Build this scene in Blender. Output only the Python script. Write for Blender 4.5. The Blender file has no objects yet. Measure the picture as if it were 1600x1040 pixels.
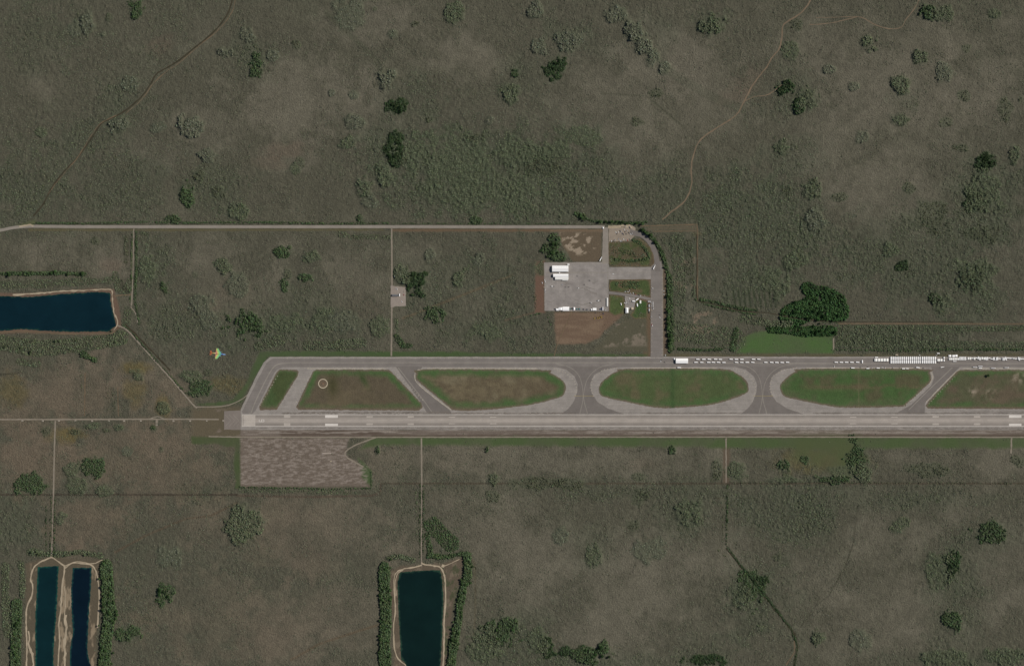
import bpy, math, random
import numpy as np
from mathutils import Vector
from mathutils.geometry import delaunay_2d_cdt

random.seed(7)
rng = np.random.default_rng(7)
scene = bpy.context.scene
COL = scene.collection
S = 2.5                                   # metres per map unit; the map is 1600 x 1040 units

def W(p, z=0.0):
    return ((p[0] - 800.0) * S, (520.0 - p[1]) * S, z)

# ------------------------------------------------------------------ camera, sky, sun
CAM_H = 9000.0
cam_d = bpy.data.cameras.new('camera')
cam = bpy.data.objects.new('camera', cam_d)
COL.objects.link(cam)
cam.location = (0, 0, CAM_H)
cam.rotation_euler = (0, 0, 0)
cam_d.sensor_width = 36.0
cam_d.lens = 36.0 * CAM_H / 4000.0
cam_d.clip_start = 10.0
cam_d.clip_end = 120000.0
scene.camera = cam

SUN_EL, SUN_AZ = 39.0, 20.0               # azimuth measured from +x towards +y (map right, slightly up)
world = bpy.data.worlds.new('World')
scene.world = world
world.use_nodes = True
wn = world.node_tree
bg = wn.nodes['Background']
sky = wn.nodes.new('ShaderNodeTexSky')
sky.sky_type = 'NISHITA'
sky.sun_disc = False
sky.sun_elevation = math.radians(SUN_EL)
sky.sun_rotation = math.radians(90.0 - SUN_AZ)
wn.links.new(sky.outputs['Color'], bg.inputs['Color'])
bg.inputs['Strength'].default_value = 0.055

sun_d = bpy.data.lights.new('sun', 'SUN')
sun_d.energy = 4.5
sun_d.angle = math.radians(0.5)
sun_d.color = (1.0, 0.93, 0.84)
sun = bpy.data.objects.new('sun', sun_d)
COL.objects.link(sun)
sv = Vector((math.cos(math.radians(SUN_EL)) * math.cos(math.radians(SUN_AZ)),
             math.cos(math.radians(SUN_EL)) * math.sin(math.radians(SUN_AZ)),
             math.sin(math.radians(SUN_EL))))
sun.rotation_euler = sv.to_track_quat('Z', 'Y').to_euler()
sun.location = (3000, 1200, 4000)

vs = scene.view_settings
vs.view_transform = 'Standard'
vs.look = 'None'
vs.exposure = 0.0
vs.gamma = 1.0
vs.use_curve_mapping = False

# ------------------------------------------------------------------ colours and materials
K = np.array([1.0, 1.0, 1.01])          # how bright a white ground would render
def lin(c):
    c = np.asarray(c, float) / 255.0
    return np.where(c <= 0.04045, c / 12.92, ((c + 0.055) / 1.055) ** 2.4)
def A(c):                                  # picture colour of a sunlit level surface -> base colour
    return np.clip(lin(c) / K, 0.0, 0.9)

def base_mat(name, rough=0.9, spec=0.2):
    m = bpy.data.materials.new(name)
    m.use_nodes = True
    nt = m.node_tree
    b = nt.nodes['Principled BSDF']
    b.inputs['Roughness'].default_value = rough
    b.inputs['Specular IOR Level'].default_value = spec
    return m, nt, b

def noise(nt, scale, detail=3.0, rough=0.6, stretch=None, vec=None):
    n = nt.nodes.new('ShaderNodeTexNoise')
    n.inputs['Scale'].default_value = scale
    n.inputs['Detail'].default_value = detail
    n.inputs['Roughness'].default_value = rough
    if vec is None:
        tc = nt.nodes.new('ShaderNodeTexCoord')
        vec = tc.outputs['Object']
    if stretch:
        mp = nt.nodes.new('ShaderNodeMapping')
        mp.inputs['Scale'].default_value = stretch
        nt.links.new(vec, mp.inputs['Vector'])
        vec = mp.outputs['Vector']
    nt.links.new(vec, n.inputs['Vector'])
    return n.outputs['Fac']

def remap(nt, fac, a, b, lo, hi):
    r = nt.nodes.new('ShaderNodeMapRange')
    r.inputs['From Min'].default_value = a
    r.inputs['From Max'].default_value = b
    r.inputs['To Min'].default_value = lo
    r.inputs['To Max'].default_value = hi
    nt.links.new(fac, r.inputs['Value'])
    return r.outputs['Result']

def mul(nt, a, b):
    m = nt.nodes.new('ShaderNodeMath')
    m.operation = 'MULTIPLY'
    nt.links.new(a, m.inputs[0])
    nt.links.new(b, m.inputs[1])
    return m.outputs[0]

def scale_col(nt, col, fac):
    v = nt.nodes.new('ShaderNodeVectorMath')
    v.operation = 'SCALE'
    if isinstance(col, (tuple, list, np.ndarray)):
        v.inputs[0].default_value = tuple(col)[:3]
    else:
        nt.links.new(col, v.inputs[0])
    nt.links.new(fac, v.inputs['Scale'])
    return v.outputs['Vector']

def attr(nt, name):
    a = nt.nodes.new('ShaderNodeAttribute')
    a.attribute_name = name
    return a

def paint(name, c, rough=0.45, var=0.08, scale=0.8, spec=0.35, metal=0.0):
    m, nt, b = base_mat(name, rough, spec)
    f = remap(nt, noise(nt, scale, 4), 0.3, 0.7, 1 - var, 1 + var)
    nt.links.new(scale_col(nt, c, f), b.inputs['Base Color'])
    b.inputs['Metallic'].default_value = metal
    return m

def pavement(name, c, streak=0.0, var=0.10, grain=0.10, edge=None):
    m, nt, b = base_mat(name, 0.92, 0.15)
    f = remap(nt, noise(nt, 0.03, 5, 0.65), 0.3, 0.7, 1 - var, 1 + var)
    f = mul(nt, f, remap(nt, noise(nt, 0.35, 3, 0.7), 0.25, 0.75, 1 - grain, 1 + grain))
    if streak:
        f = mul(nt, f, remap(nt, noise(nt, 1.0, 4, 0.65, (0.004, 0.28, 1.0)), 0.3, 0.7, 1 - streak, 1 + streak))
    if edge:                               # (distance m, factor at edge, factor inside)
        a = attr(nt, 'edge')
        r = nt.nodes.new('ShaderNodeMapRange')
        r.interpolation_type = 'SMOOTHSTEP'
        r.inputs['From Min'].default_value = edge[3] if len(edge) > 3 else 0.0
        r.inputs['From Max'].default_value = edge[0]
        r.inputs['To Min'].default_value = edge[1]
        r.inputs['To Max'].default_value = edge[2]
        nt.links.new(a.outputs['Fac'], r.inputs['Value'])
        f = mul(nt, f, r.outputs['Result'])
    nt.links.new(scale_col(nt, A(c), f), b.inputs['Base Color'])
    bp = nt.nodes.new('ShaderNodeBump')
    bp.inputs['Strength'].default_value = 0.25
    bp.inputs['Distance'].default_value = 0.3
    nt.links.new(noise(nt, 0.5, 4, 0.7), bp.inputs['Height'])
    nt.links.new(bp.outputs['Normal'], b.inputs['Normal'])
    return m

def cover_mat(name, grain, bump):
    m, nt, b = base_mat(name, 0.95, 0.1)
    col = attr(nt, 'cover')
    sp = attr(nt, 'speck')
    n1 = noise(nt, 0.16, 3, 0.7)
    n2 = noise(nt, 0.045, 4, 0.65)
    n3 = noise(nt, 0.2, 2, 0.6, (1.0, 0.35, 1.0))
    f = remap(nt, n1, 0.28, 0.72, 1 - grain, 1 + grain)
    f = mul(nt, f, remap(nt, n2, 0.3, 0.7, 0.93, 1.07))
    f = mul(nt, f, remap(nt, n3, 0.3, 0.7, 1 - grain * 0.6, 1 + grain * 0.6))
    one = nt.nodes.new('ShaderNodeMix')
    one.data_type = 'FLOAT'
    one.inputs[2].default_value = 1.0
    nt.links.new(sp.outputs['Fac'], one.inputs[0])
    nt.links.new(f, one.inputs[3])
    nt.links.new(scale_col(nt, col.outputs['Color'], one.outputs[0]), b.inputs['Base Color'])
    bp = nt.nodes.new('ShaderNodeBump')
    bp.inputs['Distance'].default_value = bump
    nt.links.new(sp.outputs['Fac'], bp.inputs['Strength'])
    nt.links.new(n1, bp.inputs['Height'])
    nt.links.new(bp.outputs['Normal'], b.inputs['Normal'])
    return m

def leaf_mat(name, c=None, var=0.35):
    m, nt, b = base_mat(name, 0.85, 0.1)
    f = remap(nt, noise(nt, 0.35, 3, 0.7), 0.25, 0.75, 1 - var, 1 + var)
    if c is not None:
        oi = nt.nodes.new('ShaderNodeObjectInfo')
        f = mul(nt, f, remap(nt, oi.outputs['Random'], 0, 1, .68, 1.28))
    src = attr(nt, 'leaf').outputs['Color'] if c is None else A(c)
    nt.links.new(scale_col(nt, src, f), b.inputs['Base Color'])
    return m

def water_mat(name, deep, shallow):
    m, nt, b = base_mat(name, 0.12, 0.3)
    a = attr(nt, 'edge')
    add = nt.nodes.new('ShaderNodeMath')
    add.operation = 'ADD'
    nt.links.new(a.outputs['Fac'], add.inputs[0])
    nt.links.new(remap(nt, noise(nt, 0.05, 3), 0.3, 0.7, -4.0, 4.0), add.inputs[1])
    t = remap(nt, add.outputs[0], -1.0, 7.0, 0.0, 1.0)
    mx = nt.nodes.new('ShaderNodeMix')
    mx.data_type = 'RGBA'
    mx.inputs[6].default_value = (*(lin(shallow) / K), 1)
    mx.inputs[7].default_value = (*(lin(deep) / K), 1)
    nt.links.new(t, mx.inputs[0])
    f = remap(nt, noise(nt, 0.012, 3), 0.3, 0.7, 0.85, 1.15)
    nt.links.new(scale_col(nt, mx.outputs[2], f), b.inputs['Base Color'])
    bp = nt.nodes.new('ShaderNodeBump')
    bp.inputs['Strength'].default_value = 0.08
    nt.links.new(noise(nt, 0.25, 3), bp.inputs['Height'])
    nt.links.new(bp.outputs['Normal'], b.inputs['Normal'])
    return m

# ------------------------------------------------------------------ numpy noise and masks
_lat = {}
def vnoise(x, y, seed):
    if seed not in _lat:
        _lat[seed] = np.random.default_rng(1000 + seed).random((256, 256))
    L = _lat[seed]
    xi = np.floor(x).astype(int); yi = np.floor(y).astype(int)
    fx = x - xi; fy = y - yi
    fx = fx * fx * (3 - 2 * fx); fy = fy * fy * (3 - 2 * fy)
    x0 = xi % 256; x1 = (xi + 1) % 256; y0 = yi % 256; y1 = (yi + 1) % 256
    return (L[y0, x0] * (1 - fx) + L[y0, x1] * fx) * (1 - fy) + (L[y1, x0] * (1 - fx) + L[y1, x1] * fx) * fy

def fbm(x, y, size, octv=4, seed=0, gain=0.55):
    t = 0.0; a = 1.0; s = 0.0
    x = np.asarray(x, float) / size; y = np.asarray(y, float) / size
    for o in range(octv):
        t = t + a * vnoise(x + 17.3 * o, y + 9.1 * o, seed * 11 + o)
        s += a; a *= gain; x = x * 2.03; y = y * 2.03
    return t / s

def smooth(a, b, v):
    t = np.clip((v - a) / (b - a), 0, 1)
    return t * t * (3 - 2 * t)

def seg_dist(px, py, pts, closed):
    d = np.full(px.shape, 1e9)
    n = len(pts)
    for i in range(n if closed else n - 1):
        ax, ay = pts[i]; bx, by = pts[(i + 1) % n]
        dx, dy = bx - ax, by - ay
        L2 = dx * dx + dy * dy + 1e-12
        t = np.clip(((px - ax) * dx + (py - ay) * dy) / L2, 0, 1)
        d = np.minimum(d, np.hypot(px - ax - t * dx, py - ay - t * dy))
    return d

def inside(px, py, pts):
    r = np.zeros(px.shape, bool)
    n = len(pts)
    for i in range(n):
        ax, ay = pts[i]; bx, by = pts[(i + 1) % n]
        if ay == by: continue
        c = ((ay > py) != (by > py)) & (px < (bx - ax) * (py - ay) / (by - ay) + ax)
        r ^= c
    return r

def smooth_pts(pts, closed=False, n=6):
    out = []
    P = [np.array(p, float) for p in pts]
    m = len(P)
    for i in range(m if closed else m - 1):
        if closed:
            p0, p1, p2, p3 = P[(i - 1) % m], P[i], P[(i + 1) % m], P[(i + 2) % m]
        else:
            p1, p2 = P[i], P[i + 1]
            p0 = P[i - 1] if i > 0 else 2 * p1 - p2
            p3 = P[i + 2] if i + 2 < m else 2 * p2 - p1
        for k in range(n):
            t = k / n
            q = 0.5 * (2 * p1 + (p2 - p0) * t + (2 * p0 - 5 * p1 + 4 * p2 - p3) * t * t + (3 * p1 - p0 - 3 * p2 + p3) * t ** 3)
            out.append((q[0], q[1]))
    if not closed: out.append(tuple(P[-1]))
    return out

# ground grid in map units
GS = 1.25
gx = np.arange(-40.0, 1640.1, GS)
gy = np.arange(-40.0, 1080.1, GS)
GX, GY = np.meshgrid(gx, gy)              # rows follow y
def rect_idx(x0, x1, y0, y1):
    i0, i1 = np.searchsorted(gx, [x0, x1]); j0, j1 = np.searchsorted(gy, [y0, y1])
    return slice(max(j0 - 1, 0), j1 + 1), slice(max(i0 - 1, 0), i1 + 1)

WOB = fbm(GX, GY, 14, 3, 41) - 0.5        # wobble for natural edges
WOB2 = fbm(GX, GY, 45, 3, 42) - 0.5
def m_poly(pts, soft=3.0, wob=3.0):
    xs = [p[0] for p in pts]; ys = [p[1] for p in pts]; g = soft + abs(wob) + 2
    sl = rect_idx(min(xs) - g, max(xs) + g, min(ys) - g, max(ys) + g)
    px, py = GX[sl], GY[sl]
    d = seg_dist(px, py, pts, True)
    d = np.where(inside(px, py, pts), d, -d) + wob * WOB[sl]
    return sl, smooth(-soft, soft, d)
def m_line(pts, w, soft=2.0, wob=2.0):
    xs = [p[0] for p in pts]; ys = [p[1] for p in pts]; g = soft + w + abs(wob) + 2
    sl = rect_idx(min(xs) - g, max(xs) + g, min(ys) - g, max(ys) + g)
    px, py = GX[sl], GY[sl]
    d = w / 2 - seg_dist(px, py, pts, False) + wob * WOB[sl] + (wob * 1.3 * WOB2[sl] if w > 8 else 0)
    return sl, smooth(-soft, soft, d)
def m_blob(x, y, rx, ry, rot=0.0, wob=0.5):
    g = 1.7 * max(rx, ry)
    sl = rect_idx(x - g, x + g, y - g, y + g)
    px, py = GX[sl] - x, GY[sl] - y
    c, s = math.cos(math.radians(rot)), math.sin(math.radians(rot))
    u = (px * c + py * s) / rx; v = (-px * s + py * c) / ry
    r = np.sqrt(u * u + v * v) + wob * 2 * WOB[sl] + wob * WOB2[sl]
    return sl, 1 - smooth(0.45, 1.35, r)

# ------------------------------------------------------------------ the lay of the land (map units)
BROWN = [ # bare brown marsh: x, y, rx, ry, rot, strength
 (490,155,125,75,0,.9),(570,40,80,40,0,.7),(730,90,60,40,20,.7),(330,200,60,40,0,.7),(450,245,60,25,10,.7),(230,80,50,40,0,.4),
 (70,150,40,30,0,.4),(300,60,50,40,-30,.5),(240,240,60,50,0,.4),
 (1400,140,150,80,10,.8),(1060,95,120,60,25,.8),(960,170,110,60,20,.6),(1300,210,90,60,0,.55),(1540,150,70,80,0,.8),(1380,300,110,60,-10,.85),
 (1500,60,120,40,0,.6),(1120,170,80,60,0,.5),(1290,60,70,50,0,.6),(1450,230,90,30,0,.6),(1580,380,40,50,0,.4),
 (60,395,50,25,0,.6),(185,415,50,35,-20,.8),(330,420,55,60,0,.75),(370,470,60,50,0,.7),(430,440,40,50,0,.7),(540,440,70,70,0,.6),(440,380,40,20,0,.5),
 (120,610,130,55,0,.95),(40,650,60,60,0,.8),(240,600,70,50,0,.9),(250,720,170,80,0,.95),(60,730,60,50,0,.8),(330,680,80,50,0,.7),
 (140,815,80,50,0,.85),(300,820,90,40,0,.6),(500,840,140,80,0,.8),(330,950,120,70,0,.65),(540,960,90,70,0,.7),(430,1010,90,40,0,.7),
 (620,720,70,40,0,.9),(780,715,160,30,0,.95),(960,720,120,30,0,.8),(1090,715,60,30,0,.8),(1560,720,60,40,0,.8),(1450,720,70,30,0,.5),
 (720,820,110,60,0,.7),(850,870,100,60,0,.75),(990,900,110,80,0,.75),(960,990,100,50,0,.8),(820,940,80,50,0,.5),(1120,860,60,50,0,.6),
 (1370,850,70,60,0,.6),(1440,830,80,40,-25,.75),(1380,960,120,90,0,.65),(1560,900,60,90,0,.7),(1330,1000,90,40,0,.7),(1270,900,70,60,0,.4),(1480,1000,60,30,0,.5),
 (650,390,40,20,0,.5),(740,470,60,30,0,.4),(800,520,40,25,0,.4),(1065,440,22,40,0,.7),(1100,510,30,24,0,.6),(1500,535,60,20,0,.4)]
RED = [(445,235,40,14,0,.6),(250,70,20,16,0,.5),(178,415,26,14,0,.55),(560,480,40,26,0,.25),(1170,125,22,30,30,.45),(1150,150,30,12,-25,.35),
 (310,480,30,14,0,.4),(370,450,25,20,0,.4),(425,255,30,10,0,.4),(1000,725,30,10,0,.3),(480,880,40,30,0,.25)]
OLIVE = [(215,575,22,14,0,.7),(212,610,20,24,0,.5),(20,610,22,24,0,.5),(115,678,20,10,0,.6),(255,635,14,18,0,.6),(1270,720,70,22,0,.5),(360,600,30,14,0,.5),(100,680,25,12,0,.4),(1090,365,10,5,0,.3)]
GREEN = [ # greener wet ground
 (60,60,80,60,0,.5),(60,300,90,70,0,.7),(180,300,90,60,0,.6),(160,200,90,40,-40,.5),(340,300,80,50,0,.5),(780,270,190,75,0,.9),(610,230,60,60,0,.7),
 (900,300,140,50,0,.7),(1050,320,100,50,0,.5),(640,160,60,50,0,.5),(400,90,40,40,0,.4),(1180,350,120,90,0,.8),(1440,400,160,90,0,.75),(1540,290,80,60,0,.7),(1500,470,110,40,0,.7),
 (1240,150,40,40,0,.7),(1020,60,50,40,45,.6),(900,60,60,30,20,.5),(1110,40,40,26,0,.6),(1240,240,50,30,0,.5),(820,130,50,50,0,.5),(1410,140,30,30,0,.5),
 (700,440,110,80,0,.5),(240,420,40,60,0,.7),(270,500,60,40,0,.6),(500,480,90,60,0,.4),(400,520,80,40,0,.7),(760,510,100,40,0,.5),(1160,420,60,70,0,.8),(1080,470,50,80,0,.5),
 (1420,530,130,24,0,.75),(400,830,50,60,0,.4),(200,900,40,90,0,.4),(20,830,40,40,0,.5),(20,780,40,20,0,.5),(330,770,60,16,0,.5),(700,860,30,40,0,.6),
 (790,1010,80,50,-30,.6),(920,1030,120,24,0,.6),(1230,800,110,60,0,.7),(1180,930,60,80,30,.7),(1330,780,200,26,0,.5),(1490,900,60,60,-50,.7),(1540,840,60,30,0,.7),(1490,980,50,50,0,.6),(1500,1030,120,18,0,.7),(1060,810,50,40,0,.5),(930,860,40,50,0,.5),
 (1100,1020,60,30,0,.5),(770,790,60,30,0,.3),(1050,770,300,12,0,.45),(1460,780,200,14,0,.4),(950,760,300,16,0,.3)]
# tree islands and scrub domes: x, y, rx, ry, kind, height
DOMES = [(137,38,9,14,'s',6),(172,28,7,7,'d',4),(212,14,13,16,'G',6),(163,55,7,6,'s',4),(205,130,12,10,'s',5),(185,192,12,12,'s',7),(300,196,15,15,'s',8),(348,82,11,10,'s',6),(388,55,11,10,'s',5),(323,243,10,10,'s',6),(64,206,9,7,'g',4),(245,200,11,9,'s',3),(115,45,12,12,'s',2),
 (403,102,13,17,'G',7),(427,88,8,8,'s',5),(463,69,10,10,'d',5),(602,122,13,15,'s',8),(620,168,16,13,'D',5),(671,187,8,7,'d',5),(555,190,17,11,'s',5),(545,222,15,10,'g',5),(617,235,16,30,'D',6),(600,275,10,18,'g',6),(711,25,13,15,'g',6),(648,38,8,6,'d',5),(615,54,9,7,'s',4),(585,14,5,4,'d',4),(470,252,11,10,'d',4),(800,147,15,17,'g',6),(742,216,20,10,'d',4),(765,187,9,8,'s',4),(519,145,6,5,'s',3),(552,146,8,7,'s',3),(545,22,20,22,'s',3),
 (870,106,18,18,'D',5),(806,115,9,10,'D',4),(1112,40,19,19,'g',9),(990,50,18,14,'s',9),(1006,72,16,16,'s',9),(1018,90,10,14,'s',6),(885,62,17,14,'s',6),(842,72,13,12,'s',5),(1040,106,10,8,'s',6),(1025,147,11,10,'d',4),(962,22,14,12,'s',6),(835,16,11,10,'s',6),(995,190,10,9,'d',4),(845,258,46,22,'d',4),(810,240,40,20,'g',4),(865,235,30,16,'g',3),(700,250,60,40,'g',3),(760,300,70,30,'g',3),(900,215,30,14,'g',2),
 (1228,137,13,12,'D',8),(1251,164,12,17,'D',9),(1262,155,14,20,'g',6),(1355,66,14,12,'g',8),(1450,18,16,14,'G',9),(1472,20,14,12,'g',6),(1440,90,13,11,'g',8),(1475,113,12,12,'s',6),(1408,132,15,15,'g',8),(1405,186,12,9,'g',5),(1478,190,12,9,'d',4),(1505,150,12,9,'d',4),(1500,231,13,9,'d',4),(1222,228,15,16,'g',6),(1555,20,9,8,'g',4),(1540,252,24,14,'D',7),(1585,245,10,14,'g',6),(1345,215,9,9,'s',4),(1510,76,10,10,'d',4),(1595,156,6,10,'d',6),(1295,108,8,6,'s',5),(1335,134,8,6,'s',5),(1245,40,12,10,'d',4),(1235,80,12,14,'g',4),(1570,170,14,26,'d',4),
 (292,305,13,20,'G',6),(310,275,10,10,'d',5),(342,300,11,10,'d',4),(375,332,16,13,'g',6),(268,340,16,12,'G',6),(148,377,13,9,'d',4),(350,415,12,14,'g',6),(305,430,7,7,'d',4),(256,448,8,13,'G',5),(312,476,16,14,'s',5),(372,445,15,18,'s',4),(382,505,34,22,'G',7),(330,500,14,14,'s',4),(230,425,14,20,'g',4),
 (570,290,12,13,'g',7),(443,393,15,13,'G',6),(487,402,14,11,'g',5),(450,427,9,10,'d',4),(480,432,15,9,'G',5),(445,446,13,10,'G',5),(650,440,20,20,'D',7),(628,432,14,14,'g',6),(718,434,11,13,'g',6),(680,490,17,14,'G',6),(670,400,9,9,'s',4),(750,404,9,9,'s',4),(562,342,9,7,'G',5),(745,344,9,6,'G',4),(460,264,8,8,'g',3),(578,318,12,8,'s',3),(505,500,20,16,'g',4),(540,500,20,16,'s',3),(445,505,24,14,'g',4),(590,510,16,16,'g',4),(760,520,30,14,'g',3),(840,420,14,14,'g',4),
 (862,390,15,24,'G',7),(872,400,16,12,'G',6),(1270,295,14,14,'g',7),(1273,342,13,15,'s',6),(1228,300,9,10,'d',4),(1312,308,14,9,'d',4),(1410,415,13,9,'D',5),(1522,432,18,18,'D',8),(1530,425,30,26,'g',5),(1462,468,14,10,'D',6),(1475,478,22,14,'g',4),(1523,312,22,18,'D',5),(1535,300,26,30,'g',5),(1237,408,18,12,'g',6),(1392,392,14,12,'g',5),(1420,294,10,9,'d',4),(1200,430,20,16,'g',4),(1215,450,18,20,'g',5),(1535,365,30,20,'d',4),(1450,340,40,30,'d',4),
 (142,730,18,17,'G',6),(113,735,12,9,'g',4),(50,757,26,16,'G',5),(120,760,18,15,'g',4),(163,765,13,9,'g',4),(215,586,12,10,'g',5),(255,637,10,9,'g',5),(313,607,18,13,'G',4),(325,581,8,6,'d',4),(296,586,16,8,'g',5),(118,675,9,6,'d',4),(72,672,10,10,'d',5),(252,702,4,5,'d',4),(145,665,14,5,'g',4),(185,667,8,5,'g',4),(240,670,6,6,'G',4),(200,705,8,8,'s',2),(166,672,8,4,'d',4),
 (258,925,16,17,'G',5),(380,818,22,32,'g',8),(200,990,18,12,'G',6),(95,810,8,8,'g',4),(265,870,20,16,'s',3),
 (1076,802,17,17,'g',6),(927,866,15,17,'g',5),(990,822,14,12,'d',4),(855,1006,12,18,'D',6),(885,1016,10,10,'D',5),(912,1022,24,17,'G',7),(945,1014,14,14,'G',7),(1100,1030,36,9,'D',5),(780,990,30,22,'G',6),(800,970,14,10,'G',6),(760,1010,24,26,'g',5),(1015,858,20,16,'s',3),(840,1000,14,22,'g',4),(875,835,10,12,'s',3),
 (1487,884,15,22,'D',8),(1465,890,26,24,'g',4),(1545,832,26,18,'G',7),(1487,970,16,16,'G',7),(1405,819,14,11,'g',4),(1280,995,13,10,'g',6),(1345,1000,14,14,'s',4),(1176,918,22,30,'G',5),(1195,905,11,7,'D',6),(1160,935,18,18,'g',5),(1480,1030,40,14,'g',5),(1570,1025,30,16,'g',5),(1212,870,10,8,'d',4),(1340,712,16,32,'G',6),(1225,728,13,12,'G',6),(1258,718,8,7,'G',5),(1300,748,34,7,'G',6),(1352,738,12,14,'g',5),(1230,750,20,6,'g',4),(1150,735,16,16,'g',4),(1120,735,10,18,'d',4),(1000,745,14,8,'d',4),(1050,704,6,8,'G',5),(590,704,4,7,'G',6),(761,702,5,6,'G',6),(773,747,10,9,'g',7),(1543,587,5,8,'G',8),(1590,720,12,10,'d',4),(1450,735,40,12,'d',4),(850,755,60,12,'d',4),(770,775,12,10,'d',4),(1000,775,16,16,'d',4),(1310,735,20,8,'g',3)]
BELTS = [ # points, width, density, kind, height
 ([(601,884),(601,930),(604,965),(601,1000),(602,1045)],20,1.0,'G',9),([(730,868),(730,900),(721,930),(717,965),(709,1000),(704,1045)],18,1.0,'G',9),
 ([(166,884),(169,920),(172,960),(165,1000),(162,1045)],26,1.0,'G',9),([(27,942),(25,980),(24,1045)],18,1.0,'G',8),([(48,862),(85,866),(125,862),(158,868)],13,.9,'g',6),
 ([(8,884),(8,930),(12,990)],16,.8,'g',5),([(32,880),(36,900),(34,930)],10,.8,'g',6),([(-10,428),(40,427),(90,426),(132,428)],8,.9,'G',6),([(-10,445),(60,444),(120,440),(172,438)],14,.6,'g',4),
 ([(180,430),(185,452),(196,458),(205,440)],14,.6,'g',4),([(-10,533),(60,545),(110,540),(150,535),(190,527)],30,.75,'g',5),([(30,565),(60,568)],12,.6,'g',4),([(130,553),(148,562)],12,.9,'G',7),([(200,486),(197,505)],18,.6,'g',4),
 ([(1003,359),(1022,374),(1033,392),(1041,415),(1044,430),(1044,500),(1047,548)],6.5,.95,'G',6),([(902,337),(925,345),(955,347.5),(990,348.5),(1010,347)],5.5,.9,'G',5),([(900,334),(912,338)],9,.8,'G',6),
 ([(55,348.6),(130,349),(215,347),(300,348),(400,347),(500,349),(610,349)],4,.9,'G',4),([(610,349.5),(750,349),(900,349)],3,.6,'G',3),([(215,362),(230,366)],8,.7,'g',4),
 ([(612,365),(612,372),(560,367)],8,.5,'g',4),([(590,373),(560,370),(530,366)],10,.35,'g',4),
 ([(480,540),(520,540),(565,535)],20,.6,'g',5),([(405,540),(440,530)],18,.6,'g',5),([(620,525),(630,540),(640,540)],12,.7,'G',5),([(618,500),(622,520)],8,.6,'g',4),
 ([(1056,515),(1080,520),(1120,525),(1150,530)],40,.45,'g',4),([(1130,545),(1100,547),(1060,545)],5,1.0,'G',5),([(1150,515),(1145,545)],12,.8,'G',5),
 ([(1312,512),(1400,512),(1500,514),(1610,512)],12,.7,'g',4),([(1312,536),(1400,538),(1500,540),(1610,540)],16,.8,'g',4),([(1312,524),(1420,526)],20,.7,'g',4),([(1440,546),(1610,546)],4,.9,'G',5),([(1305,546),(1440,548)],4,.8,'G',4),
 ([(1262,450),(1270,458),(1290,457),(1312,470)],26,.85,'E',9),([(1236,494),(1270,480),(1308,486)],46,.85,'E',8),([(1205,512),(1250,518),(1300,517)],20,.9,'E',7),([(1264,444),(1272,450),(1286,452)],6,1.0,'D',9),([(1308,462),(1318,478),(1320,490)],5,1.0,'D',9),([(1160,497),(1200,505),(1235,506)],14,.7,'g',5),
 ([(1090,468),(1130,478),(1180,487)],10,.8,'G',5),([(1083,460),(1085,440)],8,.6,'g',5),
 ([(206.2,362),(205,420),(203,470)],3,.8,'G',4),([(213,362),(213,420),(211,470),(217,505)],4.5,.85,'G',4),([(198,372),(197,410)],8,.5,'d',4),([(190,440),(200,460)],8,.5,'d',4),
 ([(195,507),(215,530),(235,555),(262,585),(285,608)],5,.8,'G',5),([(80,775),(78,868)],2.6,.95,'D',5),([(86,776),(84.5,866)],2.6,1.0,'D',5),([(72,790),(72,865)],3,.8,'D',5),
 ([(656,756),(656,810),(656,872)],3,.95,'D',5),([(661.5,756),(661.5,810),(661,862)],3.4,1.0,'D',5),([(650,765),(651,840)],3,.6,'g',4),
 ([(1136,757),(1136,800),(1135,852)],3.6,1.0,'D',5),([(1130,760),(1129,850)],3,.6,'d',4),([(1137,855),(1155,880),(1180,910),(1215,955),(1238,985),(1246,1010),(1241,1040)],4.5,1.0,'D',5),([(1122,858),(1140,875)],4,.5,'d',4),([(1232,990),(1238,1015)],3,.8,'d',4),
 ([(605,872),(625,869),(645,874)],11,.9,'g',6),([(668,868),(695,870),(722,864)],8,1.0,'G',6),([(675,820),(690,835),(705,850)],30,.65,'G',4),([(668,835),(672,865)],10,.8,'G',5),
 ([(374,761),(450,762),(520,764),(578,762)],3.5,.9,'G',4),([(581,762),(580,735)],2,.9,'G',3),([(560,722),(575,730)],3,.8,'g',3),([(375,765),(480,768),(560,770)],8,.5,'g',3),
 ([(1140,754),(1260,753),(1400,754)],3,.8,'d',4),([(1400,754),(1600,755)],2.5,.5,'d',4),([(127,580),(127,645)],2,.4,'d',4),([(134,600),(134,645)],2,.5,'d',4),([(170,610),(175,640)],12,.12,'d',4),
 ([(960,392),(985,395),(1005,400)],10,.5,'d',4),([(968,392),(984,397),(992,400)],2.5,1.0,'D',4),([(962,405),(985,408),(1012,404)],5,1.0,'G',5),([(990,375),(1002,381),(1012,395),(1014,403)],5.5,1.0,'G',4),([(965,443),(995,445)],11,.9,'G',3),([(1056,375),(1060,420),(1062,470)],24,.6,'g',4),([(1048,430),(1049,500),(1050,545)],8,.8,'G',5),([(1075,380),(1078,440)],16,.45,'d',4),
 ([(838,480),(835,460)],4,.7,'d',4),([(856,494),(858,500),(861,510)],3,.8,'G',4),([(830,492),(845,490)],3,.7,'G',4),([(1086,365),(1089,400),(1089,440)],3,.7,'d',4)]
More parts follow.
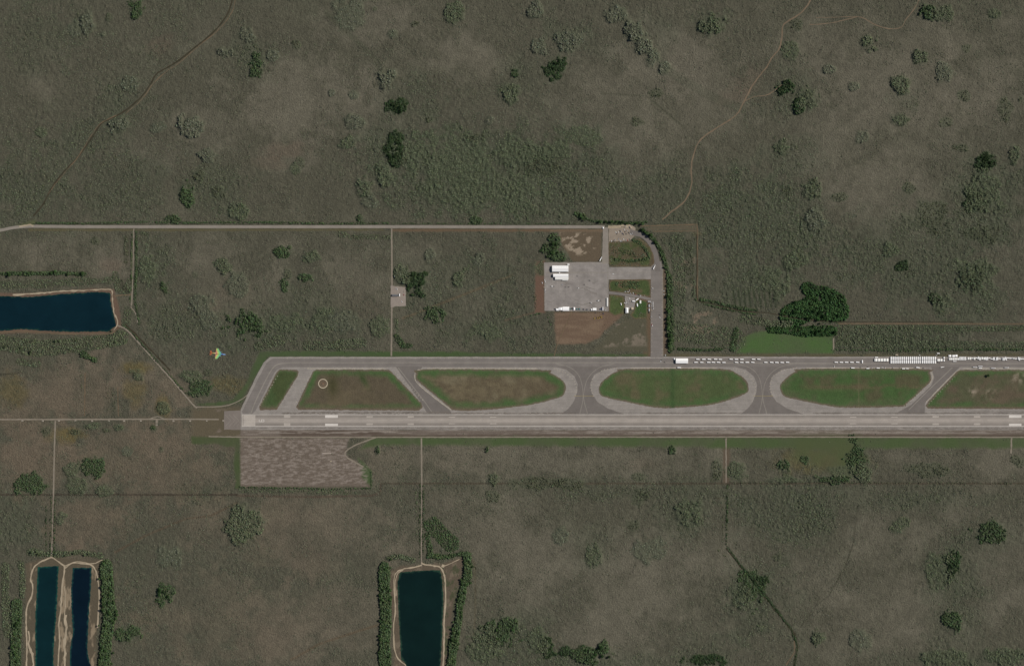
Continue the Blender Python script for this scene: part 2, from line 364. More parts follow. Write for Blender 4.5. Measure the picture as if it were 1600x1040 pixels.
EXTRA_G = [ # saturated-green ground patches: polygon, colour, soft
 ([(1160,526),(1180,518),(1301,523),(1303,552),(1150,552)],(70,93,54),3),
 ([(405,548),(640,549),(850,552),(1012,553),(1012,557),(420,557),(395,592),(378,628),(340,634),(310,632),(360,625),(385,600)],(66,82,52),2.5),
 ([(1042,553),(1600,553),(1620,557),(1042,557)],(84,80,62),2.5),
 ([(300,682),(375,682),(375,762),(368,762),(366,700),(340,694),(300,692)],(66,78,50),2),
 ([(580,683),(900,683),(1620,683),(1620,700),(1200,700),(1000,697),(700,695),(600,694),(560,703)],(70,84,54),4),
 ([(560,716),(580,735),(580,758),(566,745)],(66,82,52),3),
 ([(1240,683),(1340,683),(1350,730),(1320,740),(1240,715)],(74,82,55),16),
 ([(45,345),(55,345),(52,353),(25,353)],(82,88,60),2)]
SOIL = [ # soil and mown strips: polygon, colour, soft
 ([(872,362),(940,361),(940,409),(895,409),(880,385)],(92,82,68),2),
 ([(837,408),(851,408),(851,488),(836,488)],(100,80,68),2),
 ([(866,487),(951,487),(974,489),(969,497),(950,512),(935,528),(915,537),(870,538),(866,515)],(103,87,73),2.5),
 ([(330,634),(376,636),(378,684),(300,684),(300,640)],(90,83,68),7),
 ([(376,671),(1640,671),(1640,683),(376,683)],(104,95,87),1.2),([(580,678),(1640,678),(1640,682.5),(580,682.5)],(88,78,70),.9),
 ([(430,671),(580,671),(600,677),(560,681),(440,681)],(86,76,68),2),
 ([(375,684),(545,684),(540,706),(545,714),(570,727),(581,738),(580,760),(375,760)],(99,90,81),2),
 ([(952,430),(1018,430),(1018,557),(1005,557),(1010,480)],(96,82,66),2),
 ([(942,536),(950,520),(975,497),(1010,497),(1013,550),(945,548),(925,546)],(82,80,66),4),
 ([(1036,420),(1042,425),(1042,552),(1036,556)],(92,80,68),1.5),
 ([(612,357.5),(860,357.5),(860,362),(612,362)],(96,82,66),1.5),([(45,357.5),(600,357.5),(600,360.5),(45,361)],(86,82,62),1.5),([(860,358),(942,358),(942,362),(860,362)],(104,90,74),1),
 ([(953,438),(1012,437),(1015,461),(990,458),(955,452)],(92,84,66),2),
 ([(1012,354),(1088,352),(1090,360),(1012,360)],(90,84,70),4),
 ([(40,880),(78,868),(110,872),(158,874),(158,900),(153,960),(150,1050),(36,1050),(40,940)],(86,79,66),3),
 ([(610,892),(625,884),(660,882),(690,880),(726,868),(722,900),(711,930),(706,960),(699,1050),(614,1050),(616,1000),(610,930)],(90,81,69),3),
 ([(-40,457),(60,458),(150,450),(178,452),(186,475),(190,512),(168,522),(60,520),(-40,522)],(98,82,70),2),
 ([(1130,684),(1140,684),(1140,754),(1130,754)],(90,80,68),3),
 ]

def lerp(base, sl, m, c, k=1.0):
    w = (m * k)[..., None]
    base[sl] = base[sl] * (1 - w) + np.array(c, float) * w

def ground_cover():
    n1 = fbm(GX, GY, 90, 5, 1); n2 = fbm(GX, GY, 26, 4, 2); n3 = fbm(GX, GY, 7, 3, 3)
    mid = np.array([81, 80, 68.0])
    c = np.empty(GX.shape + (3,)); c[:] = mid
    br = np.zeros(GX.shape); gr = np.zeros(GX.shape)
    for x, y, rx, ry, rot, k in BROWN:
        sl, m = m_blob(x, y, rx, ry, rot, 0.7); br[sl] = np.maximum(br[sl], m * k)
    for x, y, rx, ry, rot, k in GREEN:
        sl, m = m_blob(x, y, rx, ry, rot, 0.7); gr[sl] = np.maximum(gr[sl], m * k)
    br = np.clip(br + (n1 - 0.5) * 1.0 + (n2 - 0.5) * 0.9 - 0.12, 0, 1)
    gr = np.clip(gr + (0.5 - n1) * 0.7 + (n2 - 0.5) * 0.6 - 0.1, 0, 1) * (1 - 0.6 * br)
    full = slice(None), slice(None)
    br = np.clip(br * 1.12, 0, 1)
    lerp(c, full, br, (96, 93, 81)); lerp(c, full, gr, (70, 75, 61))
    # warmer south-west, greyer north-east
    warm = smooth(900, 100, GX) * smooth(350, 700, GY)
    c += (warm * br)[..., None] * np.array([1.5, -4.0, -5.0])
    for x, y, rx, ry, rot, k in RED:
        sl, m = m_blob(x, y, rx, ry, rot, 0.6); lerp(c, sl, m, (98, 84, 73), k * .55)
    for x, y, rx, ry, rot, k in OLIVE:
        sl, m = m_blob(x, y, rx, ry, rot, 0.6); lerp(c, sl, m, (92, 84, 54), k)
    c *= (1 + (n3 - 0.5) * 0.14 + (n2 - 0.5) * 0.10)[..., None]
    speck = np.full(GX.shape, 1.0)
    soil = np.zeros(GX.shape)
    for pts, col, soft in SOIL:
        sl, m = m_poly(pts, soft, 3); lerp(c, sl, m, col); speck[sl] *= 1 - 0.6 * m; soil[sl] = np.maximum(soil[sl], m)
    for pts, col, soft in EXTRA_G:
        sl, m = m_poly(pts, soft, 5); lerp(c, sl, np.clip(m * (0.85 + 1.1 * (n2[sl] - 0.5) + .5 * (n1[sl] - .5)), 0, 1), col); speck[sl] *= 1 - 0.7 * m; soil[sl] = np.maximum(soil[sl], m)
    # pale worn patches in the cleared fields
    for poly, sx, sy, lo, hi, col, seed in (([(375,684),(545,684),(540,706),(545,714),(570,727),(575,740),(572,757),(377,757)], 6, 1.8, .36, .74, (130,121,113), 21),
                                            ([(875,364),(915,364),(936,372),(936,385),(912,398),(893,398),(880,380)], 8, 6, .5, .58, (140,128,112), 22),
                                            ([(1495,596),(1610,580),(1610,625),(1495,625)], 20, 14, .55, .65, (125,114,100), 23),
                                            ([(378,672),(1640,672),(1640,677),(378,678)], 30, 2.0, .4, .6, (132,124,116), 24),
                                            ([(945,505),(1005,500),(1010,540),(945,542)], 14, 10, .5, .62, (112,104,92), 25),
                                            ([(1050,415),(1085,400),(1088,450),(1050,470)], 16, 12, .55, .65, (112,102,88), 26),
                                            ([(1065,490),(1120,485),(1120,525),(1070,530)], 16, 12, .55, .65, (110,100,86), 27),
                                            ([(335,640),(376,640),(376,682),(335,682)], 18, 8, .5, .65, (112,102,92), 28),
                                            ([(48,880),(80,872),(155,880),(150,1045),(40,1045)], 9, 22, .56, .68, (132,119,100), 29), ([(612,893),(660,884),(726,868),(710,935),(698,1050),(616,1050)], 10, 14, .48, .66, (108,98,84), 30), ([(690,885),(726,868),(722,900),(706,960),(700,1050),(694,1050)], 8, 10, .52, .62, (72,74,56), 31), ([(955,455),(935,533),(870,538),(866,490),(950,490)], 30, 5, .4, .65, (114,98,82), 32)):
        sl, m = m_poly(poly, 3, 3)
        q = smooth(lo, hi, fbm(GX[sl] * (10 / sx), GY[sl] * (10 / sy), 10, 4, seed, 0.65))
        lerp(c, sl, m * q, col)
    # ditch lines and faint furrows
    for pts, w, col, k in (([(595,755),(1610,755)],2.6,(72,66,55),.9),([(595,755),(594,770),(580,774),(480,776),(370,774)],2.4,(78,68,58),.8),([(-40,772.5),(370,772.5)],2.6,(64,58,50),.95),
                           ([(1310,505),(1610,506)],2.4,(92,80,66),.8),([(940,146),(1010,150),(1070,200)],2,(62,64,52),.5),([(510,20),(585,90),(600,115)],8,(68,72,58),.35),([(960,5),(1000,60),(1040,110),(1110,150),(1160,170)],14,(72,76,62),.25),
                           ([(630,497),(720,462),(800,430)],4,(96,84,66),.55),([(835,488),(790,500)],3,(98,84,70),.6),([(1340,790),(1333,850),(1320,885),(1295,930),(1275,945),(1250,980)],1.8,(62,62,52),.7),
                           ([(455,1030),(500,1005),(560,985),(590,976)],3.5,(92,80,64),.6),([(180,862),(230,835),(290,810),(330,805),(370,785)],3,(86,74,60),.6),([(740,1000),(743,940),(742,880),(735,868)],2.5,(84,78,62),.5),
                           ([(555,1035),(555,990)],1.5,(68,66,54),.5),([(1560,160),(1600,200)],2,(80,78,66),.4),([(60,378),(58,420)],2,(62,62,52),.5),([(30,583),(-20,586)],2,(54,54,44),.7)):
        sl, m = m_line(pts, w, 1.2, 1.5); lerp(c, sl, m, col, k)
    for i in range(9):                      # old bedding rows west of the tree stand
        x = 1145 + i * 8
        sl, m = m_line([(x, 450), (x + 4, 480)], 2.4, 1.2, 1.5); lerp(c, sl, m, (50, 58, 42), .9)
    return c, speck, br, gr, soil

# ------------------------------------------------------------------ pavement and water outlines (map units)
ISLANDS = [
 [(437.5,577),(464,577.5),(467,581),(465.5,586),(432.5,640),(406,640.5),(405,635),(432.5,581)],
 [(494,577),(607,577),(611,580),(659,630),(660.5,636),(655,641),(466,640),(462.5,636),(464,632.5),(489,580)],
 [(663.75,576.5),(845,577.3),(860,582),(877.5,593),(884,602),(882.5,613),(875,620),(840,630),(800,636),(760,640),(712,641),(700,634),(655,597.5),(650,590),(651,584)],
 [(977.5,576),(1122.5,575.7),(1150,582.5),(1166,594),(1169.5,605),(1167.5,613),(1150,621),(1112.5,632),(1062.5,636.5),(1025,636.5),(980,628),(943,619.5),(936,611),(937.5,600),(950,587.5),(965,579)],
 [(1257.5,575.7),(1442.5,576),(1452.5,582),(1454.8,591),(1450,600),(1417.5,630),(1407.5,635),(1320,636.5),(1287.5,632.5),(1250,625),(1227.5,620),(1220.5,612),(1219.5,600),(1230,589),(1243,580)],
 [(1500,577.5),(1700,577),(1700,639),(1450,638),(1446,634),(1450,627.5),(1495,580)]]
PAVED = [(376,671.2),(376,640),(398,592),(412,566),(422,557.3),(1017,557),(1900,556.8),(1900,671.5)]
BLAST = [(350,642),(377,641),(380,671),(350,671)]
APRON = [(850,410),(939,409.3),(950,409),(952,417.3),(1018,417),(1018,436),(951,436.5),(951,486),(851,485.5)]
VTAXI = [(1017,410),(1033,408),(1036,422),(1036.5,558),(1016.5,558)]
LANE = [(1900,559.5),(1900,573.2),(442,573.2),(433,577),(427,585),(400,640),(394,646.5),(380,646.5),(378,643),(404,590),(417,566),(426,560)]
CONN = [[(618,572),(660,572),(650,592),(655,600),(702,640),(707,646.6),(668,646.6),(661,634),(652,620)],
 [(866,572.5),(885,577),(898,588),(903,600),(902,612),(896,628),(888,638),(877,646.6),(976,646.6),(950,638),(933,627),(924,613),(922.5,598),(928,586),(941,578),(968,572.5)],
 [(1146,572.5),(1165,577),(1178,588),(1183,600),(1182,612),(1176,628),(1168,638),(1157,646.6),(1256,646.6),(1230,638),(1213,627),(1204,613),(1202.5,598),(1208,586),(1221,578),(1248,572.5)],
 [(1455,572.5),(1500,572.5),(1490,583),(1445,630),(1445,646.6),(1398,646.6),(1424,632),(1455,602),(1460,590)]]
RUNWAY = [(378,647),(1900,647),(1900,666),(378,666)]
MAINROAD = smooth_pts([(-60,372),(0,360),(22,355.6),(50,353.6),(120,354.2),(300,354.3),(612,354.2),(800,354.5),(945,354.5)], n=5)
PONDS = {'navy': [(-60,463),(0,462.5),(44,464),(52,463.5),(90,459.5),(120,457.5),(150,456),(172,457.5),(172.5,470),(177,490),(181.5,509),(170,517.5),(110,518.5),(60,516),(35,514),(0,516.5),(-60,517)],
 'teal_west': [(59,885),(76,884),(92,884),(90.5,905),(90,925),(88,960),(86,985),(84,1010),(83,1060),(54,1060),(56,1010),(55,990),(56,950),(57.5,920)],
 'navy_east': [(114,886),(130,886),(143,886),(142,920),(139,950),(138,975),(137,1000),(137,1020),(142,1040),(142,1060),(109,1060),(110,1010),(113,995),(114,985),(112,955),(111,925),(112.5,905)],
 'green': [(626,893),(650,891.5),(688,890),(691,905),(693,930),(691.5,970),(690.5,1000),(688,1040),(688,1060),(640,1060),(633,1035),(627,1030),(624,980),(622.5,950),(621,910),(623,900)]}

excl = np.zeros(GX.shape, bool)
def exclude(pts, grow=0.0):
    xs = [p[0] for p in pts]; ys = [p[1] for p in pts]
    sl = rect_idx(min(xs) - 4, max(xs) + 4, min(ys) - 4, max(ys) + 4)
    q = inside(GX[sl], GY[sl], pts)
    if grow: q |= seg_dist(GX[sl], GY[sl], pts, True) < grow
    excl[sl] |= q
def exclude_line(pts, w):
    xs = [p[0] for p in pts]; ys = [p[1] for p in pts]
    sl = rect_idx(min(xs) - w - 2, max(xs) + w + 2, min(ys) - w - 2, max(ys) + w + 2)
    excl[sl] |= seg_dist(GX[sl], GY[sl], pts, False) < w / 2
for p in [PAVED, BLAST, APRON, VTAXI] + list(PONDS.values()): exclude(p, 1.5)
exclude_line(MAINROAD, 7)
exclude([(951,357),(960,356),(988,352),(993,356),(992,368),(984,376),(951,377.5)])
exclude([(976.5,462),(992,465),(993,471),(990,483),(977,483)])
exclude([(610.5,446),(628,448),(634,449),(634,478),(626,478.5),(619,478),(613.5,480),(610.5,480)])
exclude_line([(984,362),(1003,367),(1012,374),(1019,384),(1024,396),(1027,412),(1028,424)], 9)
exclude_line([(950,457),(970,459),(990,462),(1018,467.5)], 6)
exclude_line([(946,356),(946,412)], 11)

# ------------------------------------------------------------------ objects: helpers
def tag(o, label=None, cat=None, group=None, kind=None):
    if label: o['label'] = label
    if cat: o['category'] = cat
    if group: o['group'] = group
    if kind: o['kind'] = kind
    return o

def link_mesh(name, verts, faces, mat, parent=None, attrs=None, smooth_shade=False):
    me = bpy.data.meshes.new(name)
    me.from_pydata([tuple(v) for v in verts], [], [tuple(f) for f in faces])
    if attrs:
        for k, a in attrs.items():
            a = np.asarray(a, np.float32)
            if a.ndim == 1:
                t = me.attributes.new(k, 'FLOAT', 'POINT'); t.data.foreach_set('value', a)
            else:
                t = me.attributes.new(k, 'FLOAT_COLOR', 'POINT')
                t.data.foreach_set('color', np.concatenate([a, np.ones((len(a), 1), np.float32)], 1).ravel())
    if smooth_shade:
        me.polygons.foreach_set('use_smooth', [True] * len(me.polygons))
    me.materials.append(mat)
    me.update()
    o = bpy.data.objects.new(name, me)
    COL.objects.link(o)
    o.parent = parent
    return o

def big_mesh(name, V, T, mat, attrs):
    me = bpy.data.meshes.new(name)
    nv, nf = len(V), len(T); k = T.shape[1]
    me.vertices.add(nv); me.vertices.foreach_set('co', np.asarray(V, np.float32).ravel())
    me.loops.add(nf * k); me.loops.foreach_set('vertex_index', np.asarray(T, np.int32).ravel())
    me.polygons.add(nf)
    me.polygons.foreach_set('loop_start', np.arange(0, nf * k, k, dtype=np.int32))
    me.update(calc_edges=True)
    for n, a in attrs.items():
        a = np.asarray(a, np.float32)
        if a.ndim == 1:
            t = me.attributes.new(n, 'FLOAT', 'POINT'); t.data.foreach_set('value', a)
        else:
            t = me.attributes.new(n, 'FLOAT_COLOR', 'POINT')
            t.data.foreach_set('color', np.concatenate([a, np.ones((nv, 1), np.float32)], 1).ravel())
    me.materials.append(mat)
    o = bpy.data.objects.new(name, me)
    COL.objects.link(o)
    return o

def sheet(name, pts, z, mat, step=6.0, jit=0.0, cover=None, seed=0):
    """a level sheet over an outline, with the distance to its edge (metres) kept on its vertices"""
    r = random.Random(seed + len(pts))
    out = []
    n = len(pts)
    for i in range(n):
        a, b = pts[i], pts[(i + 1) % n]
        L = math.hypot(b[0] - a[0], b[1] - a[1]); k = max(1, int(L / step))
        nx, ny = -(b[1] - a[1]) / (L + 1e-9), (b[0] - a[0]) / (L + 1e-9)
        for q in range(k):
            t = q / k; j = r.uniform(-jit, jit) if q else 0.0
            out.append((a[0] + (b[0] - a[0]) * t + nx * j, a[1] + (b[1] - a[1]) * t + ny * j))
    xs = np.arange(min(p[0] for p in out), max(p[0] for p in out), step)
    ys = np.arange(min(p[1] for p in out), max(p[1] for p in out), step)
    X, Y = np.meshgrid(xs, ys); X = X.ravel() + step * 0.37; Y = Y.ravel() + step * 0.31
    X = X + np.where(np.arange(len(X)) % 2, 0.15 * step, 0)
    ok = inside(X, Y, out); X, Y = X[ok], Y[ok]
    d = seg_dist(X, Y, out, True); ok = d > 0.3 * step; X, Y = X[ok], Y[ok]
    P = [Vector(p) for p in out] + [Vector(p) for p in zip(X.tolist(), Y.tolist())]
    m = len(out)
    v, e, f, _, _, _ = delaunay_2d_cdt(P, [], [list(range(m))], 1, 1e-5)
    vx = np.array([q.x for q in v]); vy = np.array([q.y for q in v])
    d = seg_dist(vx, vy, out, True)
    at = {'edge': d * S}
    if cover:
        col, sp = cover(vx, vy, d)
        at['cover'] = A(col); at['speck'] = sp
    o = link_mesh(name, [W((x, y), z) for x, y in zip(vx, vy)], [tuple(reversed(q)) for q in f], mat, attrs=at)
    return tag(o, kind='structure')

def ribbon_geo(pts, w, z, jit=0.0, seed=0, base=0):
    r = random.Random(seed)
    V, F = [], []
    n = len(pts)
    for i, p in enumerate(pts):
        a = pts[max(i - 1, 0)]; b = pts[min(i + 1, n - 1)]
        L = math.hypot(b[0] - a[0], b[1] - a[1]) + 1e-9
        nx, ny = -(b[1] - a[1]) / L, (b[0] - a[0]) / L
        h1 = w / 2 + r.uniform(-jit, jit); h2 = w / 2 + r.uniform(-jit, jit)
        V += [W((p[0] + nx * h1, p[1] + ny * h1), z), W((p[0] - nx * h2, p[1] - ny * h2), z)]
        if i: F.append((base + 2 * i - 2, base + 2 * i - 1, base + 2 * i + 1, base + 2 * i))
    return V, F
def resample(pts, step):
    out = []
    for a, b in zip(pts, pts[1:]):
        k = max(1, int(math.hypot(b[0] - a[0], b[1] - a[1]) / step))
        out += [(a[0] + (b[0] - a[0]) * t / k, a[1] + (b[1] - a[1]) * t / k) for t in range(k)]
    return out + [pts[-1]]
def ribbon(name, pts, w, z, mat, jit=0.15, seed=0, step=4):
    V, F = ribbon_geo(resample(pts, step), w, z, jit, seed)
    return tag(link_mesh(name, V, F, mat), kind='structure')

class MB:
    def __init__(s): s.v, s.f = [], []
    def add(s, v, f):
        b = len(s.v); s.v += v; s.f += [tuple(i + b for i in q) for q in f]; return s
    def loft(s, rings, cap=True):
        n = len(rings[0]); v = [p for r in rings for p in r]; f = []
        for k in range(len(rings) - 1):
            for i in range(n):
                j = (i + 1) % n
                f.append((k * n + i, k * n + j, (k + 1) * n + j, (k + 1) * n + i))
        if cap:
            f.append(tuple(reversed(range(n)))); f.append(tuple((len(rings) - 1) * n + i for i in range(n)))
        return s.add(v, f)
    def rect(s, x0, x1, y0, y1, z): return [(x0, y0, z), (x1, y0, z), (x1, y1, z), (x0, y1, z)]
    def box(s, x0, x1, y0, y1, z0, z1, c=0.0):
        if c <= 0: return s.loft([s.rect(x0, x1, y0, y1, z0), s.rect(x0, x1, y0, y1, z1)])
        return s.loft([s.rect(x0 + c, x1 - c, y0 + c, y1 - c, z0), s.rect(x0, x1, y0, y1, z0 + c), s.rect(x0, x1, y0, y1, z1 - c), s.rect(x0 + c, x1 - c, y0 + c, y1 - c, z1)])
    def frus(s, a, b): return s.loft([s.rect(*a), s.rect(*b)])
    def gable(s, x0, x1, y0, y1, z0, z1, axis='x', over=0.3, t=0.25):
        """two roof slopes with thickness; the ridge runs along axis"""
        if axis == 'x':
            m = (y0 + y1) / 2
            p = lambda u, w, z: (u, w, z)
            a0, a1, b0, b1 = x0 - over, x1 + over, y0 - over, y1 + over
        else:
            m = (x0 + x1) / 2
            p = lambda u, w, z: (w, u, z)
            a0, a1, b0, b1 = y0 - over, y1 + over, x0 - over, x1 + over
        prof = [(b0, z0), (m, z1), (b1, z0), (b1, z0 + t), (m, z1 + t), (b0, z0 + t)]
        return s.loft([[p(a0, w, z) for w, z in prof], [p(a1, w, z) for w, z in prof]])
    def gwall(s, x0, x1, y0, y1, z0, z1, z2, axis='x'):
        if axis == 'x':
            m = (y0 + y1) / 2; prof = [(y0, z0), (y1, z0), (y1, z1), (m, z2), (y0, z1)]
            return s.loft([[(x0, w, z) for w, z in prof], [(x1, w, z) for w, z in prof]])
        m = (x0 + x1) / 2; prof = [(x0, z0), (x1, z0), (x1, z1), (m, z2), (x0, z1)]
        return s.loft([[(w, y0, z) for w, z in prof], [(w, y1, z) for w, z in prof]])
    def cyl(s, c, r, h, axis='z', n=10, r2=None):
        r2 = r if r2 is None else r2; R = []
        for q, rr in ((0, r), (h, r2)):
            ring = []
            for i in range(n):
                a = 2 * math.pi * i / n; u, w = rr * math.cos(a), rr * math.sin(a)
                if axis == 'z': ring.append((c[0] + u, c[1] + w, c[2] + q))
                elif axis == 'y': ring.append((c[0] + u, c[1] + q, c[2] + w))
                else: ring.append((c[0] + q, c[1] + u, c[2] + w))
            R.append(ring)
        return s.loft(R)
    def build(s, name, mat, parent=None): return link_mesh(name, s.v, s.f, mat, parent)

def thing(name, label, cat, loc=(0, 0, 0), rz=0.0, group=None):
    o = bpy.data.objects.new(name, None)
    COL.objects.link(o)
    o.location = loc; o.rotation_euler = (0, 0, rz)
    return tag(o, label, cat, group)

def copy_tree(o, parent=None):
    c = o.copy(); COL.objects.link(c); c.parent = parent
    for ch in list(o.children):
        copy_tree(ch, c)
    return c

PROTO = {}
def place(key, maker, px, py, deg, label, cat, group=None, z=0.42, scale=1.0):
    if key not in PROTO:
        PROTO[key] = o = maker()
    else:
        o = copy_tree(PROTO[key])
    o.location = W((px, py), z); o.rotation_euler = (0, 0, math.radians(-deg)); o.scale = (scale,) * 3
    o['label'] = label; o['category'] = cat
    if group: o['group'] = group
    elif 'group' in o: del o['group']
    return o

cov, speck, BRm, GRm, SOILm = ground_cover()
M_ground = cover_mat('marsh_ground', 0.2, 3.5)

# ------------------------------------------------------------------ tracks, roads, water
M_sand = pavement('pale_sand', (156, 144, 124), var=0.2, grain=0.12)
M_track = pavement('gravel_track', (126, 118, 106), var=0.12, grain=0.1)
M_trail = pavement('bare_earth_trail', (100, 87, 70), var=0.2, grain=0.2)
M_pinktrail = pavement('pinkish_bare_trail', (108, 95, 79), var=0.18, grain=0.2)
M_rut = pavement('dark_wet_rut', (58, 54, 42), var=0.2, grain=0.25)
M_road = pavement('grey_road', (128, 122, 114), streak=0.06)
zt = 0.05
def nz():
    global zt
    zt += 0.008
    return zt
PATHS = []
def path(name, pts, w, mat, jit=0.2, sm=True, ex=1.5, seed=1):
    p = smooth_pts(pts, n=4) if sm and len(pts) > 2 else pts
    ribbon(name, p, w, nz(), mat, jit, seed)
    exclude_line(p, w + ex)

path('trail', [(366,-20),(360,12),(345,38),(325,58),(300,78),(275,98),(247,114),(236,130),(224,148),(200,170),(178,183),(160,192),(148,208),(132,232),(118,250),(100,268),(82,292),(68,318),(52,338)], 2.3, M_rut, .5, seed=3)
path('trail', [(372,-20),(362,20),(340,48),(318,66),(278,100),(262,110),(240,130),(222,155),(196,178)], 1.1, M_trail, .4, seed=4)
path('trail', [(182,180),(160,191),(146,206),(130,232),(118,250),(96,276),(74,304)], 1.0, M_trail, .5, seed=5)
path('trail', [(1275,-20),(1262,8),(1247,24),(1225,38),(1222,55),(1218,75),(1205,92),(1198,105),(1178,130),(1163,158),(1150,180),(1120,200),(1095,218),(1084,240),(1080,265),(1081,285),(1076,303),(1066,318),(1050,330),(1035,343)], 2.0, M_pinktrail, .45, seed=6)
path('trail', [(1163,158),(1180,151),(1200,148),(1222,132)], 1.3, M_pinktrail, .3, seed=7)
path('trail', [(1265,39),(1300,36),(1330,29),(1345,27),(1370,40),(1390,45),(1408,43),(1416,30),(1430,12),(1440,-10)], 1.3, M_pinktrail, .35, seed=8)
path('trail', [(1275,28),(1310,27),(1340,26)], .8, M_pinktrail, .3, seed=9)
path('track', [(0,-0+655),(85,655),(235,654.5),(300,654.6),(342,655)], 2.2, M_track, .25, sm=False)
path('track', [(-60,655),(0,655)], 2.2, M_track, .25, sm=False)
path('track', [(232,655),(241,651.5),(247,650.5),(253,652.5),(258,655)], 1.4, M_track, .2)
path('track', [(245,655),(245,661)], 3.6, M_track, .3, sm=False)
path('track', [(86.5,657),(85,700),(83.5,774)], 2.3, M_track, .2, sm=False)
path('track', [(83.5,774),(81,860),(80,870)], 1.6, M_track, .5, sm=False, ex=0)
path('track', [(184,604),(185,650)], 1.3, M_trail, .3, sm=False)
path('track', [(133,582),(132,650)], 1.6, M_trail, .5, sm=False)
path('track', [(612,357),(612.5,445),(612,500),(611.5,556)], 2.4, M_track, .15, sm=False)
path('track', [(209,357),(208,420),(206,470),(205,480),(212,490),(215,505)], 1.5, M_track, .5, ex=0)
path('track', [(177,462),(205,460)], 1.6, M_trail, .4, sm=False)
path('track', [(183,508),(195,513),(205,522),(228,548),(270,595),(300,630),(308,637)], 2.2, M_track, .25)
path('track', [(304,635.5),(340,635),(362,631),(384,619),(398,601),(408,580)], 1.5, M_track, .2)
path('track', [(326,681.5),(376,682.5),(540,682.8),(800,682.4),(1200,682.2),(1620,682.8)], 1.8, M_track, .3, sm=False)
path('track', [(587,683.2),(565,691),(548,699),(539,707),(541,713),(550,719),(568,729)], 2.0, M_track, .3)
path('track', [(658.5,684),(659,754)], 2.4, M_track, .15, sm=False)
path('track', [(659,754),(658.5,884)], 1.6, M_track, .4, sm=False, ex=0)
path('track', [(1134.5,684),(1134.5,754)], 1.9, M_track, .3, sm=False)
path('track', [(1580.5,684),(1580,708)], 2.4, M_track, .5, sm=False)
path('track', [(1302.5,528),(1302.5,546)], 2.0, M_track, .4, sm=False)
path('track', [(1020,361.5),(1088,361)], 1.3, M_trail, .3, sm=False)
path('track', [(1000,353),(1040,352),(1089,350.5),(1090,361),(1090,470)], 1.5, M_trail, .4, sm=False)
path('track', [(893,486),(888,500),(878,520),(870,540),(866,556)], 1.5, M_trail, .3)
path('track', [(1310,505.5),(1640,506)], 1.3, M_trail, .5, sm=False)
path('canal', [(1088.5,366),(1089,420),(1088,455),(1092,470),(1110,474),(1160,486),(1200,489),(1250,498),(1310,503)], 1.7, M_rut, .6, seed=13)
path('canal', [(1310,502.5),(1450,502.6),(1520,503)], 1.1, M_rut, .4, sm=False, seed=14)
path('canal', [(196,506),(212,522),(241,552),(266,579)], 2.2, M_rut, .6, seed=15)
path('canal', [(1134,856),(1150,876),(1175,908),(1200,940),(1225,970),(1243,992),(1247,1008),(1243,1022),(1238,1060)], 1.7, M_rut, .7, ex=-1, seed=16)
path('track', [(1241,1000),(1241,1018),(1228,1038)], 1.4, M_trail, .3, seed=17)
# shores and the pale tracks round the ponds
path('track', [(80,870),(62,878),(52,888),(48,904),(51,915),(50,930),(42,948),(41,980),(42,1010),(41,1050)], 2.2, M_sand, .5, seed=21)
path('track', [(79,869),(96,880),(101,887),(98,910),(96,930),(95,950),(92,975),(93,1000),(90,1050)], 2.2, M_sand, .5, seed=22)
path('track', [(101,887),(113,879),(130,880),(143,882),(150,892),(153,905),(155,930),(154,955),(152,980)], 2.1, M_sand, .5, seed=23)
path('track', [(101,884),(120,877),(145,880),(160,874)], 1.2, M_sand, .4, seed=24)
path('track', [(102,960),(103,985),(101,1005),(102,1050)], 3.6, M_sand, 1.3, seed=25)
path('track', [(101,915),(102,935),(101,960)], 1.3, M_sand, .5, seed=27)
path('track', [(45,985),(46,1010),(52,1025),(51,1050)], 2.6, M_sand, 1.2, seed=26)
path('track', [(658.5,878),(662,881),(676,883),(688,886),(694,898),(696,915),(696,940),(694,970),(694,1000),(692,1050)], 2.3, M_sand, .45, seed=31)
path('track', [(659,882),(645,886),(628,889),(618,896),(615.5,910),(617,935),(617.5,955),(615,980),(616,1010),(622,1028),(633,1038),(640,1050)], 1.9, M_sand, .5, seed=32)
path('track', [(630,890),(621,896),(618,910),(619,930)], 1.0, M_sand, .3, seed=33)
path('track', [(690,885),(703,880),(718,873)], 1.1, M_sand, .3, seed=34)
path('track', [(690,883),(694,884)], 4, M_sand, .6, sm=False, seed=35)
path('track', [(20,461),(50,459),(100,455),(150,452.5),(173,452),(175,460),(176,475),(179,490),(184,505),(178,516)], 1.8, M_sand, 0.9, seed=36)
path('track', [(0,519.5),(40,517.5),(90,521),(150,522),(175,520),(186,511)], 1.8, M_trail, .7, seed=37)
ribbon('road', MAINROAD, 4.6, 0.42, M_road, .15, 5)
path('track', [(950,354.5),(965,354),(985,353)], 4.5, M_sand, .8, sm=False, seed=38)
path('track', [(30,354),(46,351.5),(52,353)], 2.6, M_sand, .6, seed=39)

WATER = {'navy': ((11,34,42),(24,54,48)), 'teal_west': ((12,37,41),(30,72,62)), 'navy_east': ((9,24,35),(28,64,60)), 'green': ((12,31,29),(42,66,52))}
for k, pts in PONDS.items():
    d, s_ = WATER[k]
    m = water_mat(k + '_water', d, s_)
    m.name = 'pond_water_' + k
    sheet('water', smooth_pts(pts, True, 3) if False else pts, 0.46, m, 2.5, 0.7, seed=3)

